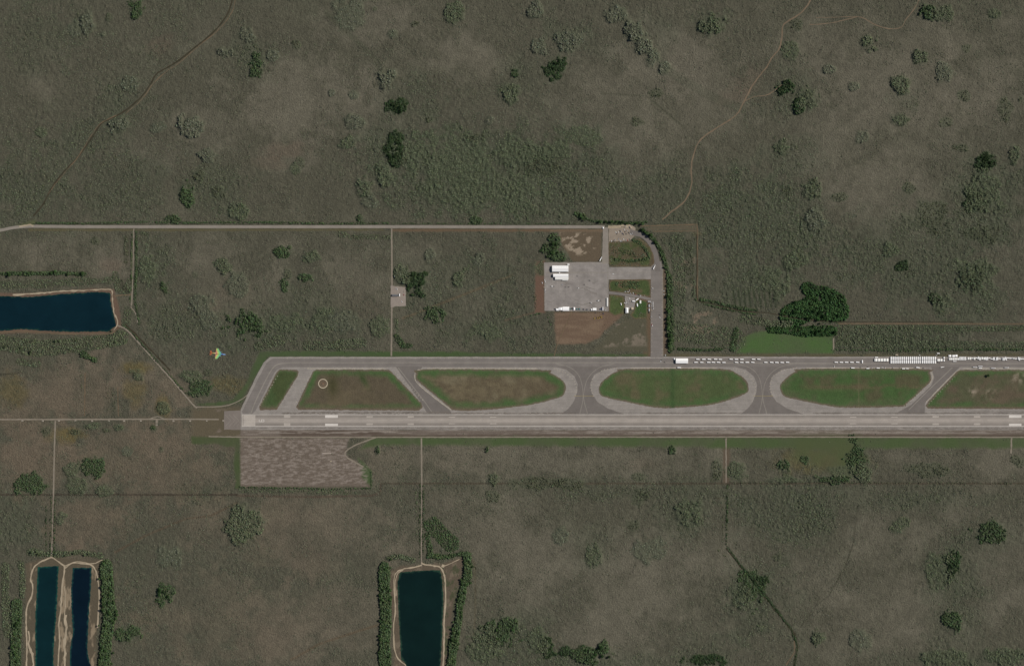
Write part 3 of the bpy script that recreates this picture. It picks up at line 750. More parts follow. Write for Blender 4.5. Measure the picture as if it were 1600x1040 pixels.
# ------------------------------------------------------------------ airfield pavement
M_shoulder = pavement('weathered_shoulder', (134, 129, 124), streak=0.10, var=0.16, grain=0.18)
M_asphalt = pavement('taxiway_asphalt', (115, 110, 106), streak=0.07, var=0.10, grain=0.08)
M_asphalt_dark = pavement('dark_asphalt', (108, 103, 99), var=0.11, grain=0.1)
M_apron = pavement('apron_concrete', (132, 127, 123), var=0.22, grain=0.12)
M_blast = pavement('blast_pad_asphalt', (117, 110, 104), var=0.08, grain=0.08)
M_runway = pavement('grooved_runway', (150, 143, 136), streak=0.10, var=0.08, grain=0.06, edge=(20.0, 0.72, 1.03, 9.0))
M_white = pavement('worn_white_marking', (194, 189, 183), var=0.08, grain=0.1)
M_whiteworn = pavement('faded_white_marking', (172, 165, 157), var=0.1, grain=0.1)
M_tick = pavement('edge_marking', (158, 151, 138), var=0.12, grain=0.1)
M_yellow = pavement('yellow_line', (140, 128, 92), var=0.12, grain=0.1)
M_pale = pavement('pale_wheel_path', (130, 125, 118), streak=0.05)
M_darkstrip = pavement('stained_strip', (106, 100, 94), var=0.18, grain=0.2)
M_stain = pavement('oil_stain', (120, 115, 110), var=.12, grain=.15)
M_cheve = pavement('faded_chevron', (130, 123, 116), var=0.1)

sheet('blast_pad', BLAST, 0.26, M_blast, 4, .4)
sheet('taxiway_shoulder', PAVED, 0.30, M_shoulder, 8, .35)
sheet('taxiway', LANE, 0.34, M_asphalt, 6, .2)
for i, c in enumerate(CONN):
    sheet('connecting_taxiway', c, 0.37, M_asphalt_dark, 5, .25, seed=i)
sheet('apron', APRON, 0.28, M_apron, 6, .25)
sheet('taxiway', VTAXI, 0.32, M_asphalt, 5, .2)
ja = []
for k in range(1, 9): ja.append((850.6 + k * 11.1, 850.75 + k * 11.1, 411, 485))
for k in range(1, 7): ja.append((851, 949.5, 410.5 + k * 10.8, 410.65 + k * 10.8))
flat_later = ja
sheet('entrance_road', [(942.3,355),(950.5,355),(951,412),(948,412),(940.5,412)], 0.35, M_road, 4, .2)
ribbon('curved_road', smooth_pts([(984,362),(993,364.5),(1003,367),(1012,374),(1019,384),(1024,396),(1027,412),(1028,424)], n=4), 8.0, 0.34, M_asphalt_dark, .25)
sheet('gravel_lot', [(951,357),(960,356),(988,352),(993,356),(992,368),(984,376),(951,377.5)], 0.33, pavement('gravel_lot_surface', (134, 124, 112), var=.15, grain=.2), 4, .4)
ribbon('driveway', smooth_pts([(950,457),(970,459),(990,462),(1018,467.5)], n=4), 4.2, 0.36, M_asphalt, .25)
sheet('yard_pavement', [(976.5,462),(992,465),(993,471),(990,483),(977,483)], 0.33, M_apron, 3, .3)
sheet('yard_pavement', [(610.5,446),(628,448),(634,449),(634,478),(626,478.5),(619,478),(613.5,480),(610.5,480)], 0.33, pavement('crushed_rock_yard', (136,127,119), var=.12, grain=.15), 3, .3)
sheet('runway', RUNWAY, 0.42, M_runway, 3.2, 0.0)

def island_cover(k):
    cen = [((64,80,50),(66,76,48)), ((84,77,63),(92,84,67)), ((88,80,64),(106,99,80)), ((72,84,54),(86,84,62)), ((64,85,50),(78,78,57)), ((78,80,60),(88,80,66))][k]
    w = [5, 8.5, 11, 9, 12, 9][k]
    def f(x, y, d):
        n = fbm(x, y, 22, 4, 60 + k); n2 = fbm(x, y, 5, 3, 70 + k); n4 = fbm(x * .5, y * 1.2, 12, 3, 75 + k)
        c = np.empty((len(x), 3)); c[:] = (101, 91, 79)
        g0 = smooth(.45, .68, fbm(x, y, 14, 4, 66 + k))[:, None] * .8
        t = smooth(0.4, 4.0, d + (n2 - .5) * 3.5)[:, None]
        c = c * (1 - t) + (np.array((68, 89, 54.0)) * (1 - g0) + np.array((78, 84, 60.0)) * g0) * t
        g = smooth(.4, .7, n)[:, None]
        inner = np.array(cen[0], float) * (1 - g) + np.array(cen[1], float) * g
        t = smooth(w * .4, w * 1.45, d + (n - .5) * 12)[:, None]
        c = c * (1 - t) + inner * t
        south = smooth(630, 640, y)[:, None] * .75      # dry lower verge beside the runway
        c = c * (1 - south) + np.array((98, 86, 74.0)) * south
        if k == 2:
            q = smooth(.5, .62, n4)[:, None] * t; c = c * (1 - .6 * q) + np.array((104, 96, 76.0)) * .6 * q
        if k == 1:
            e = np.exp(-(((x - 520) / 9) ** 2 + ((y - 602) / 16) ** 2))[:, None]; c = c * (1 - .8 * e) + np.array((62, 62, 40.0)) * .8 * e
            e = np.exp(-((x - 569 - (y - 595) * .5) / 5) ** 2 - ((y - 592) / 12) ** 2)[:, None]; c = c * (1 - .8 * e) + np.array((56, 72, 42.0)) * .8 * e
        if k == 3:
            e = np.exp(-((x - 1051) / 4) ** 2)[:, None]; c = c * (1 - .7 * e) + np.array((56, 76, 46.0)) * .7 * e
        if k == 4:
            e = np.exp(-((y - 604) / 5) ** 2)[:, None] * smooth(.4, .6, n4)[:, None] * smooth(1240, 1270, x)[:, None]; c = c * (1 - .6 * e) + np.array((92, 80, 64.0)) * .6 * e
            e = np.exp(-((x - 1342) / GS) ** 2)[:, None]; c = c * (1 - .6 * e) + np.array((98, 94, 72.0)) * .6 * e
        if k == 5:
            for bx, by, br_ in ((1520, 612, 8), (1547, 615, 9), (1592, 590, 12)):
                e = np.exp(-(((x - bx) / br_) ** 2 + ((y - by) / (br_ * .7)) ** 2))[:, None] * smooth(.4, .6, n2)[:, None]; c = c * (1 - e) + np.array((132, 122, 108.0)) * e
        c = c * (1 + (n2 - .5) * .16)[:, None]
        return c, np.full(len(x), .45)
    return f
for i, p in enumerate(ISLANDS):
    sheet('grass_island', smooth_pts(p, True, 3) if i in (2, 3, 4) else p, 0.40, M_ground, 2.0, .5, island_cover(i), seed=i)
def lawn_cover(c1, c2, seed):
    def f(x, y, d):
        n = fbm(x, y, 12, 4, seed); n2 = fbm(x, y, 4, 3, seed + 1)
        t = smooth(.4, .62, n)[:, None]
        c = np.array(c1, float) * (1 - t) + np.array(c2, float) * t
        e = smooth(.3, 2.6, d)[:, None]
        c = np.array((98, 86, 68.0)) * (1 - e) + c * e
        return c * (1 + (n2 - .5) * .2)[:, None], np.full(len(x), .6)
    return f
LAWNS = [[(950.5,380),(953,378),(986,377.5),(990,374.5),(1000,372.5),(1008,378),(1016,386),(1021,398),(1022.5,411),(1017,416.3),(956,416.3),(951.5,412)],
         [(952,442),(955,437),(1010,436.5),(1016,439),(1017,463.5),(1005,462),(990,459.8),(970,456.5),(954,454.5),(951.5,450)],
         [(951.5,460),(972,462),(976,466),(976,490),(960,493),(951.5,488)],
         [(994,468),(1005,468.5),(1012,470),(1012,498),(992,498),(984,492),(991,484)]]
for i, (p, cc) in enumerate(zip(LAWNS, [((70,78,50),(84,76,60)), ((66,78,48),(88,78,60)), ((82,82,56),(72,84,52)), ((60,80,46),(74,80,54))])):
    sheet('lawn', p, 0.385, M_ground, 2.0, .3, lawn_cover(cc[0], cc[1], 80 + i), seed=i)

# painted markings
def flat(name, rects, z, mat):
    V, F = [], []
    for q in rects:
        b = len(V)
        if len(q) == 4 and not isinstance(q[0], tuple):
            x0, x1, y0, y1 = q; q = [(x0, y1), (x1, y1), (x1, y0), (x0, y0)]
        V += [W(p, z) for p in q]; F.append(tuple(range(b, b + len(q))))
    return tag(link_mesh(name, V, F, mat), kind='structure')

flat('apron_markings', flat_later, 0.305, M_asphalt)
rs = random.Random(3)
for k in range(14):
    x0, y0 = rs.uniform(856, 935), rs.uniform(438, 478); a = rs.uniform(-.5, .5); L = rs.uniform(6, 22)
    ribbon('apron_stain', [(x0, y0), (x0 + L * .5 * math.cos(a), y0 + L * .5 * math.sin(a) + rs.uniform(-1, 1)), (x0 + L * math.cos(a), y0 + L * math.sin(a))], rs.uniform(.4, 1.6), 0.31 + .002 * k, M_stain, .4, k, 2)
for y_, w_ in ((425.6, 1.6), (411.5, 1.2)): ribbon('apron_markings', [(853, y_), (950, y_)], w_, .341, M_pale, .3, 5, 3)
for x_ in (851.2, 949.6): ribbon('apron_markings', [(x_, 411.5), (x_, 485)], 1.0, .342, M_pale, .3, 6, 3)
bars = [(378, 379.2, 647.95, 665.05)]
for k in range(4):
    bars += [(380.3, 399, 648.3 + k * 2.05, 649.95 + k * 2.05), (380.3, 399, 657.1 + k * 2.05, 658.75 + k * 2.05)]
flat('runway_markings', [(378, 1900, 647.2, 647.8), (378, 1900, 665.2, 665.8)], 0.472, M_white)
x = 420.0
while x < 1900:
    bars.append((x, x + 14.5, 656.3, 656.65)); x += 24.4
flat('runway_markings', bars, 0.47, M_whiteworn)
tdz = [(508, 528, 648.2, 652.4), (508, 528, 661.4, 665.0), (1576.5, 1596, 648.2, 652.4), (1576.5, 1596, 661.4, 665.0)]
wide = []
for x0, n in ((443.7, 3), (572.5, 2), (636.8, 2), (701, 1), (765.5, 1), (1328, 1), (1392.5, 1), (1457, 2), (1521.7, 2)):
    top = 648.4 if n == 3 else (649.6 if n == 2 else 651.0)
    for j in range(n):
        wide += [(x0, x0 + 10, top + j * 1.4, top + j * 1.4 + .95), (x0, x0 + 10, 664.6 - (top - 648.4) - j * 1.4 - .95, 664.6 - (top - 648.4) - j * 1.4)]
flat('runway_markings', tdz, 0.475, M_white)
flat('runway_markings', wide, 0.475, M_whiteworn)
# the runway number 9, read by a pilot heading right: its top points right
g = [(404.5, 405.4, 655.2, 658.3), (404.5, 412.0, 658.0, 658.9), (405.4, 405.9, 654.9, 655.7), (408.2, 409.1, 655.7, 658.0), (408.2, 412.0, 654.9, 655.7), (412.0, 412.9, 655.2, 658.6)]
flat('runway_markings', g, 0.478, M_white)
chv = []
for k in range(5):
    x0 = 351 + k * 6.2
    chv += [[(x0, 647), (x0 + .9, 647), (min(x0 + 9.9, 377), 656.5), (min(x0 + 9, 376.5), 656.5)], [(min(x0 + 9, 376.5), 656.6), (min(x0 + 9.9, 377), 656.6), (x0 + .9, 666), (x0, 666)]]
flat('runway_markings', [c for c in chv if c[2][0] < 377], 0.33, M_cheve)
for x0, x1, y_, w_ in ((440, 900, 645.3, 1.7), (470, 700, 643.2, .9), (1000, 1160, 645.2, 1.2), (1270, 1900, 645.2, 1.3), (1500, 1900, 642.6, .8), (400, 1900, 668.2, .9), (600, 1900, 670.2, .7)):
    ribbon('runway_shoulder', [(x0, y_), (x1, y_)], w_, 0.4 if y_ < 650 else 0.39, M_darkstrip, w_ * .45, int(x0 + y_ * 10), 3)
# pale wheel path along the middle of the taxiway and curved lead-in lines
ribbon('taxiway_markings', [(455, 566.4), (700, 566.3), (1000, 566.2), (1300, 567.6), (1900, 567.8)], 1.5, 0.365, M_pale, .2, 3)
ribbon('taxiway_markings', smooth_pts([(455, 566.4), (434, 569), (424, 578), (412, 600), (400, 625), (392, 645)], n=5), 1.7, 0.366, M_pale, .2, 4)
for dx in (0, 280):
    for i, pts in enumerate(([(868, 567.5), (893, 575), (907, 592), (911, 620), (906, 646)], [(960, 567.5), (935, 575), (918, 592), (912, 620), (918, 646)])):
        ribbon('taxiway_markings', smooth_pts([(a + dx, b) for a, b in pts], n=5), .9, 0.395 + .004 * i, M_pale, .15, 5)
flat('taxiway_markings', [(897, 928, 618, 618.6), (1177, 1208, 618, 618.6)], 0.41, M_yellow)
ribbon('taxiway_markings', [(622, 574), (664, 628), (676, 645)], 1.2, 0.392, M_pale, .15, 6)
ribbon('taxiway_markings', [(1488, 574), (1450, 610), (1420, 640)], 1.2, 0.392, M_pale, .15, 6)
ticks = []
def tick_along(pts, step, out, length, w=.55, skip=None):
    acc = 0.0
    P = resample(pts, .5)
    for a, b in zip(P, P[1:]):
        L = math.hypot(b[0] - a[0], b[1] - a[1]); acc += L
        if acc >= step:
            acc = random.uniform(-.3, .3)
            ux, uy = (b[0] - a[0]) / L, (b[1] - a[1]) / L; nx, ny = -uy, ux
            c = (a[0] + nx * out, a[1] + ny * out); h = length / 2
            ticks.append([(c[0] - ux * w - nx * h, c[1] - uy * w - ny * h), (c[0] + ux * w - nx * h, c[1] + uy * w - ny * h), (c[0] + ux * w + nx * h, c[1] + uy * w + ny * h), (c[0] - ux * w + nx * h, c[1] - uy * w + ny * h)])
tick_along([(430, 559.2), (1035, 559)], 6.2, 0, 1.6, .3)
tick_along([(1095, 558.6), (1360, 558.6)], 12, 0, 1.2, .3)
tick_along([(470, 574.5), (610, 574.4)], 6.2, 0, 1.4, .3)
tick_along([(665, 574.4), (850, 574.4)], 6.2, 0, 1.4, .3)
tick_along([(435, 583), (404, 634)], 5, -1.2, 1.5, .4); tick_along([(488, 581), (461, 634)], 5, 1.2, 1.5, .4); tick_along([(468, 582), (436, 636)], 5, -1, 1.4, .4)
tick_along([(614, 580), (662, 628)], 4.5, -1.6, 1.8, .4); tick_along([(652, 598), (702, 637)], 6, 1.2, 1.4, .4)
for dx in (0, 280):
    tick_along([(862 + dx, 575), (884 + dx, 582), (897 + dx, 594), (901 + dx, 606), (898 + dx, 622)], 4.5, 0, 2.2, .4)
    tick_along([(968 + dx, 574), (942 + dx, 578), (926 + dx, 590), (922.5 + dx, 606), (928 + dx, 620)], 4.5, 0, 2.2, .4)
tick_along([(1452, 604), (1412, 636)], 4, 1.5, 1.6, .35); tick_along([(1494, 584), (1448, 632)], 5, -1.2, 1.4, .3)
tick_along([(1018.5, 440), (1018.5, 552)], 9, 0, 1.2, .4); tick_along([(1034.5, 425), (1034.5, 556)], 9, 0, 1.2, .4)
tick_along([(382, 646.2), (870, 646)], 9, -.6, 1.0, .3); tick_along([(580, 667.5), (1600, 667.5)], 10, 0, 1.0, .3)
flat('taxiway_markings', ticks, 0.425, M_tick)
# pale worn rims along the grass
for pts in ([(668,575.6),(840,575.8)], [(985,574.8),(1120,574.6)], [(1260,574.7),(1440,575)], [(1505,575.6),(1640,575.6)], [(480,575.8),(604,575.8)]):
    ribbon('taxiway_markings', pts, 1.1, 0.372, M_tick, .35, 8, 2)
for pts in ([(1447,577),(1455,582),(1457,590),(1452,601)], [(1500,576.3),(1488,586),(1470,604),(1447,628)], [(660,576.5),(651,579),(648,588),(653,599),(680,622),(705,640)]):
    ribbon('taxiway_markings', smooth_pts(pts, n=5), 1.3, 0.3785, M_tick, .35, 9, 2)
for pts in ([(950.8,417.8),(1018,417.6)], [(953,425.8),(1018,425.5)], [(952,434.8),(1012,434)]):
    ribbon('taxiway_markings', pts, .9, 0.345, M_pale, .15, 9, 3)
ribbon('taxiway_markings', [(1035.6, 420), (1036, 556)], .9, 0.36, M_track, .2, 9, 3)

# ------------------------------------------------------------------ scrub (uncountable) and woodland
KINDC = {'s': (93, 97, 82), 'g': (85, 93, 72), 'G': (68, 83, 57), 'E': (54, 78, 46), 'd': (75, 80, 62), 'D': (52, 67, 44)}
dens = np.zeros(GX.shape); hgt = np.full(GX.shape, 1.3); rad = np.full(GX.shape, 1.5)
kc = np.empty(GX.shape + (3,)); kc[:] = (90, 93, 78)
n_a = fbm(GX, GY, 34, 4, 51); n_b = fbm(GX, GY, 9, 3, 52)
dens = np.clip(0.34 + (n_a - .5) * 1.5 + (n_b - .5) * 1.3 + GRm * .5 - BRm * .5, 0.015, 1)
hgt += GRm * 1.0 + n_b * .8; rad += GRm * .6
kc += GRm[..., None] * np.array([-4, 1, -6.0])
wood = np.zeros(GX.shape); N5 = fbm(GX, GY, 7, 3, 95) - .5
isl = np.zeros(GX.shape); domez = np.zeros(GX.shape)
for x, y, rx, ry, kind, h in DOMES:
    sz = {'s': 1.15, 'g': 1.12, 'G': .95, 'd': .85, 'D': 1.0}[kind]
    sl, m0 = m_blob(x, y, rx * sz, ry * sz, 0, .6)
    m = smooth(.28, .8, m0 + (2.1 if kind == 'G' else 1.6) * N5[sl]) * smooth(0, .2, m0)
    kd = {'s': .55, 'g': .65, 'G': .8, 'd': .3, 'D': .95}[kind]
    isl[sl] = np.maximum(isl[sl], m * kd)
    mm = smooth(.05, .8, m)
    big = {'s': .42, 'g': .5, 'G': .6, 'd': .8, 'D': .55}[kind]
    hgt[sl] = np.maximum(hgt[sl], (.8 + h * big) * mm); rad[sl] = np.maximum(rad[sl], (1.5 + .12 * h) * mm)
    domez[sl] = np.maximum(domez[sl], h * {'s': .9, 'g': .8, 'G': .5, 'd': .25, 'D': .45}[kind] * smooth(.05, .85, m0) * (.75 + .5 * m))
    lerp(kc, sl, smooth(.05, .5, m), KINDC[kind])
    lerp(cov, sl, smooth(0, .6, m), np.array(KINDC[kind]) * {'s': .84, 'g': .8, 'G': .76, 'd': .85, 'D': .8}[kind], {'s': .4, 'g': .5, 'G': .55, 'd': .25, 'D': .75}[kind])  # ground darker than its plants: shade in the gaps put into the colour
    lerp(cov, sl, smooth(0, .7, m0), (75, 82, 65), .35)
    if kind in 'GD': wood[sl] = np.maximum(wood[sl], m)
for pts, w, dn, kind, h in BELTS:
    sl, m = m_line(pts, max(w * .82, 2.4), 1.3, min(4.0, w * .5))
    m = m * smooth(.15, .6, m * .5 + .12 + 1.5 * N5[sl] + .28 * dn)
    isl[sl] = np.maximum(isl[sl], m * dn); hgt[sl] = np.maximum(hgt[sl], h * .85 * m); rad[sl] = np.maximum(rad[sl], (1.5 + .18 * h) * m)
    lerp(kc, sl, smooth(.05, .5, m), KINDC[kind])
    if w > 4: lerp(cov, sl, smooth(0, .8, m), np.array(KINDC[kind]) * .74, .6 * dn)  # same darkened ground below belts, gap shade painted into the cover
    if kind in 'GE': wood[sl] = np.maximum(wood[sl], m * dn)
dens *= 1 - .98 * SOILm
for p in PONDS.values(): exclude(p, 2.0)
cov *= .985

# low relief: hummocks of the marsh and the raised tree islands; level wherever something is built
def blur(a, n):
    for _ in range(n):
        a = (np.roll(a, 1, 0) + np.roll(a, -1, 0) + a) / 3; a = (np.roll(a, 1, 1) + np.roll(a, -1, 1) + a) / 3
    return a
flat_m = excl.copy()
for p in LAWNS + [[(951,357),(960,356),(988,352),(993,356),(992,368),(984,376),(951,377.5)]]:
    flat_m |= inside(GX, GY, p)
level = np.clip(1 - 2.5 * blur(flat_m.astype(float), 3), 0, 1) * (1 - SOILm)
hum = fbm(GX, GY * .85, 3.6, 2, 91) - .5
relief = (hum * (2.6 + 4.2 * np.clip(GRm - BRm * .5, -.4, 1)) * (.45 + 1.0 * fbm(GX, GY, 40, 3, 92)) + domez * (.75 + .7 * hum)) * level
relief += .9 * level * hum.std()
# ------------------------------------------------------------------ ground
ext = [1750, 1950, 2400, 3500, 6000, 12000]
ax = np.concatenate([[1600 - e for e in reversed(ext)], gx, ext])
ay = np.concatenate([[1040 - e for e in reversed(ext)], gy, ext])
ne = len(ext)
padC = np.pad(A(cov), ((ne, ne), (ne, ne), (0, 0)), mode='edge')
padR = np.pad(relief, ((ne, ne), (ne, ne)), mode='edge')
padS = np.pad(speck, ((ne, ne), (ne, ne)), mode='edge')
AX, AY = np.meshgrid(ax, ay)
nx_, ny_ = len(ax), len(ay)
GV = np.stack([(AX - 800) * S, (520 - AY) * S, padR], -1).reshape(-1, 3)
I = np.arange(nx_ * ny_).reshape(ny_, nx_)
GF = np.stack([I[1:, :-1], I[1:, 1:], I[:-1, 1:], I[:-1, :-1]], -1).reshape(-1, 4)
ground = big_mesh('ground', GV, GF, M_ground, {'cover': padC.reshape(-1, 3), 'speck': padS.ravel()})
tag(ground, kind='structure')


def plant_variant(seed, k=6):
    r = np.random.default_rng(seed)
    V = []
    for rr, zz in ((.85, .05), (1.0, .5)):
        for i in range(k):
            a = 2 * math.pi * (i + (.5 if zz > .3 else 0)) / k + r.uniform(-.25, .25); q = rr * r.uniform(.65, 1.2)
            V.append((q * math.cos(a), q * math.sin(a), zz + r.uniform(-.08, .14)))
    V.append((r.uniform(-.3, .3), r.uniform(-.3, .3), 1.0))
    F = []
    for i in range(k):
        j = (i + 1) % k
        F += [(i, j, k + i), (j, k + j, k + i), (k + i, k + j, 2 * k)]
    return np.array(V), np.array(F)
PV = [plant_variant(s) for s in range(4)]

def scatter(name, N, accept, hs, rs, mat, label, cat, col_gain=1.0):
    x = rng.uniform(-15, 1615, N); y = rng.uniform(-15, 1055, N)
    i = np.clip(((x - gx[0]) / GS).round().astype(int), 0, len(gx) - 1); j = np.clip(((y - gy[0]) / GS).round().astype(int), 0, len(gy) - 1)
    keep = (rng.random(N) < accept[j, i]) & ~excl[j, i]
    x, y, i, j = x[keep], y[keep], i[keep], j[keep]
    n = len(x)
    H = hgt[j, i] * rng.uniform(.6, 1.25, n) * hs; R = rad[j, i] * rng.uniform(.6, 1.5, n) * rs
    C = kc[j, i] * rng.uniform(.72, 1.24, (n, 1)) * np.array(col_gain) + rng.normal(0, 2.5, (n, 3))
    AV, AF, AC = [], [], []
    off = 0
    rot = rng.uniform(0, 6.283, n); var = rng.integers(0, 4, n)
    for v in range(4):
        q = var == v
        V, F = PV[v]
        c, s = np.cos(rot[q])[:, None], np.sin(rot[q])[:, None]
        X = (V[:, 0] * c - V[:, 1] * s) * R[q][:, None] + ((x[q] - 800) * S)[:, None]
        Y = (V[:, 0] * s + V[:, 1] * c) * R[q][:, None] + ((520 - y[q]) * S)[:, None]
        Z = V[:, 2][None, :] * H[q][:, None] + (relief[j[q], i[q]] - .15)[:, None]
        AV.append(np.stack([X, Y, Z], -1).reshape(-1, 3))
        m = int(q.sum())
        AF.append((F[None] + (np.arange(m) * len(V))[:, None, None] + off).reshape(-1, 3))
        AC.append(np.repeat(A(np.clip(C[q], 8, 200)), len(V), 0))
        off += m * len(V)
    o = big_mesh(name, np.concatenate(AV), np.concatenate(AF), mat, {'leaf': np.concatenate(AC)})
    tag(o, label, cat, kind='stuff')
    print(name, n)
    return o
M_leaf = leaf_mat('scrub_leaves', None, .3)
wz = smooth(.2, .5, wood)
scatter('marsh_scrub', 480000, dens * (1 - smooth(.2, .6, isl)), 1.0, .95, M_leaf, 'low grey-green scrub and sawgrass clumps across the marsh', 'scrub', 1.0)
scatter('tree_island_scrub', 1100000, isl * (1 - wz) * .8, .8, .85, M_leaf, 'denser grey-green scrub crowding the low tree islands', 'scrub', 1.05)
scatter('thicket', 1100000, np.maximum(isl, wood * .8) * wz, 1.15, 1.0, M_leaf, 'dense green thicket under and around the taller trees', 'thicket', 1.0)

# ------------------------------------------------------------------ single trees
def crown_mesh(name, seed, mat, n=230):
    r = np.random.default_rng(seed)
    lobes = [(0, 0, 7.5, 4.2)] + [(3.6 * math.cos(a) * r.uniform(.7, 1.2), 3.6 * math.sin(a) * r.uniform(.7, 1.2), r.uniform(5.0, 7.8), r.uniform(2.2, 3.4)) for a in np.linspace(0, 6.28, 7)[:-1] + r.uniform(0, 1)]
    V, F = [], []
    for i in range(n):
        lx, ly, lz, lr = lobes[int(r.integers(0, len(lobes)))]
        d = r.normal(0, 1, 3); d /= np.linalg.norm(d); d[2] = abs(d[2]) * 1.1 - .25
        p = np.array([lx, ly, lz]) + d * lr * r.uniform(.7, 1.05) * np.array([1, 1, .8])
        nrm = d + r.normal(0, .45, 3); nrm /= np.linalg.norm(nrm)
        u = np.cross(nrm, [0.3, .9, .2]); u /= np.linalg.norm(u); w = np.cross(nrm, u)
        s1, s2 = r.uniform(.7, 1.5, 2)
        b = len(V)
        V += [p + u * s1, p + w * s2 * .8, p - u * s1 + nrm * .2, p - w * s2 * .8]
        F.append((b, b + 1, b + 2, b + 3))
    me = bpy.data.meshes.new(name)
    me.from_pydata([tuple(v) for v in V], [], F)
    me.materials.append(mat)
    return me
def trunk_mesh(seed, mat):
    r = random.Random(seed)
    b = MB()
    b.loft([[(rr * math.cos(a) + dx, rr * math.sin(a), z) for a in np.linspace(0, 6.283, 8)[:-1]] for z, rr, dx in ((-.1, .45, 0), (2, .33, .1), (5, .24, .2), (8, .12, .15))])
    for k in range(4):
        a = k * 1.6 + r.uniform(0, .8); ex, ey = 3.0 * math.cos(a), 3.0 * math.sin(a)
        b.loft([[(x0 + q * math.cos(t), y0 + q * math.sin(t), z0) for t in np.linspace(0, 6.283, 6)[:-1]] for x0, y0, z0, q in ((.1, 0, 3.2, .17), (ex * .5, ey * .5, 4.8, .12), (ex, ey, 6.4, .06))])
    me = bpy.data.meshes.new('trunk')
    me.from_pydata(b.v, [], b.f); me.materials.append(mat)
    return me
M_bark = paint('grey_bark', (.12, .10, .08), .9, .2)
LEAFS = {'G': leaf_mat('green_foliage', (64, 87, 51)), 'g': leaf_mat('sage_foliage', (86, 98, 70)), 'D': leaf_mat('dark_foliage', (46, 63, 38)), 'E': leaf_mat('deep_green_foliage', (44, 68, 37))}
CROWN = {k: [crown_mesh('crown', s + 10 * i, m) for s in range(3)] for i, (k, m) in enumerate(LEAFS.items())}
TRUNK = [trunk_mesh(s, M_bark) for s in range(3)]
def along(pts, w, n, rr):
    P = resample(pts, 1.0); out = []
    while len(out) < n:
        p = rr.choice(P); out.append((p[0] + rr.uniform(-w, w) / 2, p[1] + rr.uniform(-w, w) / 2))
    return out
def disc(x, y, rx, ry, n, rr):
    out = []
    while len(out) < n:
        a, q = rr.uniform(0, 6.283), math.sqrt(rr.random()); out.append((x + rx * q * math.cos(a), y + ry * q * math.sin(a)))
    return out
rt = random.Random(5)
ZONES = [
 (along(BELTS[0][0], 21, 36, rt), 'G', 'bright green tree in the belt along the west bank of the middle pond'),
 (along(BELTS[1][0], 18, 32, rt), 'G', 'bright green tree in the slanting belt east of the middle pond'),
 (along(BELTS[2][0], 28, 38, rt), 'G', 'bright green tree in the thick belt east of the twin ponds'),
 (along(BELTS[3][0], 14, 12, rt), 'G', 'green tree in the belt at the bottom left corner, west of the twin ponds'),
 (along(BELTS[4][0], 9, 9, rt), 'g', 'grey-green tree in the row just above the twin ponds'),
 (along(BELTS[14][0], 6, 24, rt), 'G', 'green tree in the row along the east side of the taxiway to the apron'),
 (along(BELTS[15][0], 5, 12, rt), 'G', 'green tree in the short row across the main road from the gravel lot'),
 (disc(1278, 482, 38, 34, 34, rt) + disc(1275, 517, 30, 8, 10, rt), 'E', 'deep green tree in the large stand above the bright green field'),
 (along(BELTS[7][0], 5, 9, rt), 'G', 'green tree in the thin row north of the navy pond'),
 (along(BELTS[10][0], 24, 12, rt), 'g', 'grey-green tree in the loose wood south of the navy pond'),
 (disc(382, 505, 24, 15, 9, rt), 'G', 'green tree in the round clump east of the navy pond'),
 (disc(620, 168, 11, 9, 6, rt), 'D', 'dark green tree in the oval hammock at upper centre'),
 (disc(616, 240, 11, 24, 10, rt), 'D', 'dark green tree in the long slanting hammock below the oval one'),
 (disc(870, 106, 12, 12, 6, rt), 'D', 'dark green tree in the round hammock right of upper centre'),
 (disc(650, 440, 12, 14, 7, rt), 'D', 'dark green tree in the clump beside the crushed rock yard'),
 (disc(1540, 252, 17, 9, 7, rt), 'D', 'dark green tree in the ragged hammock near the right edge'),
 (disc(258, 925, 11, 12, 6, rt), 'E', 'green tree in the small round hammock east of the twin ponds'),
 (disc(863, 393, 9, 16, 7, rt), 'G', 'green tree in the clump behind the two white hangars'),
 (disc(930, 1020, 26, 10, 8, rt), 'E', 'deep green tree in the clump at the bottom edge, right of the middle pond'),
 (disc(785, 985, 20, 14, 6, rt), 'G', 'green tree in the wood southeast of the middle pond'),
]
nt_ = 0
for pts, kind, label in ZONES:
    grp = 'trees, ' + label.split(' tree ')[1]
    for p in pts:
        gz = float(relief[int(np.clip((p[1] - gy[0]) / 1.6, 0, len(gy) - 1)), int(np.clip((p[0] - gx[0]) / 1.6, 0, len(gx) - 1))])
        t = thing('tree', label, 'tree', W(p, gz - .1), rt.uniform(0, 6.28), grp)
        sc = rt.uniform(.6, 1.2) if kind != 'g' else rt.uniform(.55, .85)
        t.scale = (sc, sc, sc * rt.uniform(1.05, 1.4))
        v = rt.randrange(3)
        c = bpy.data.objects.new('crown', CROWN[kind][v]); COL.objects.link(c); c.parent = t
        k_ = bpy.data.objects.new('trunk', TRUNK[v]); COL.objects.link(k_); k_.parent = t
        nt_ += 1
print('trees', nt_)

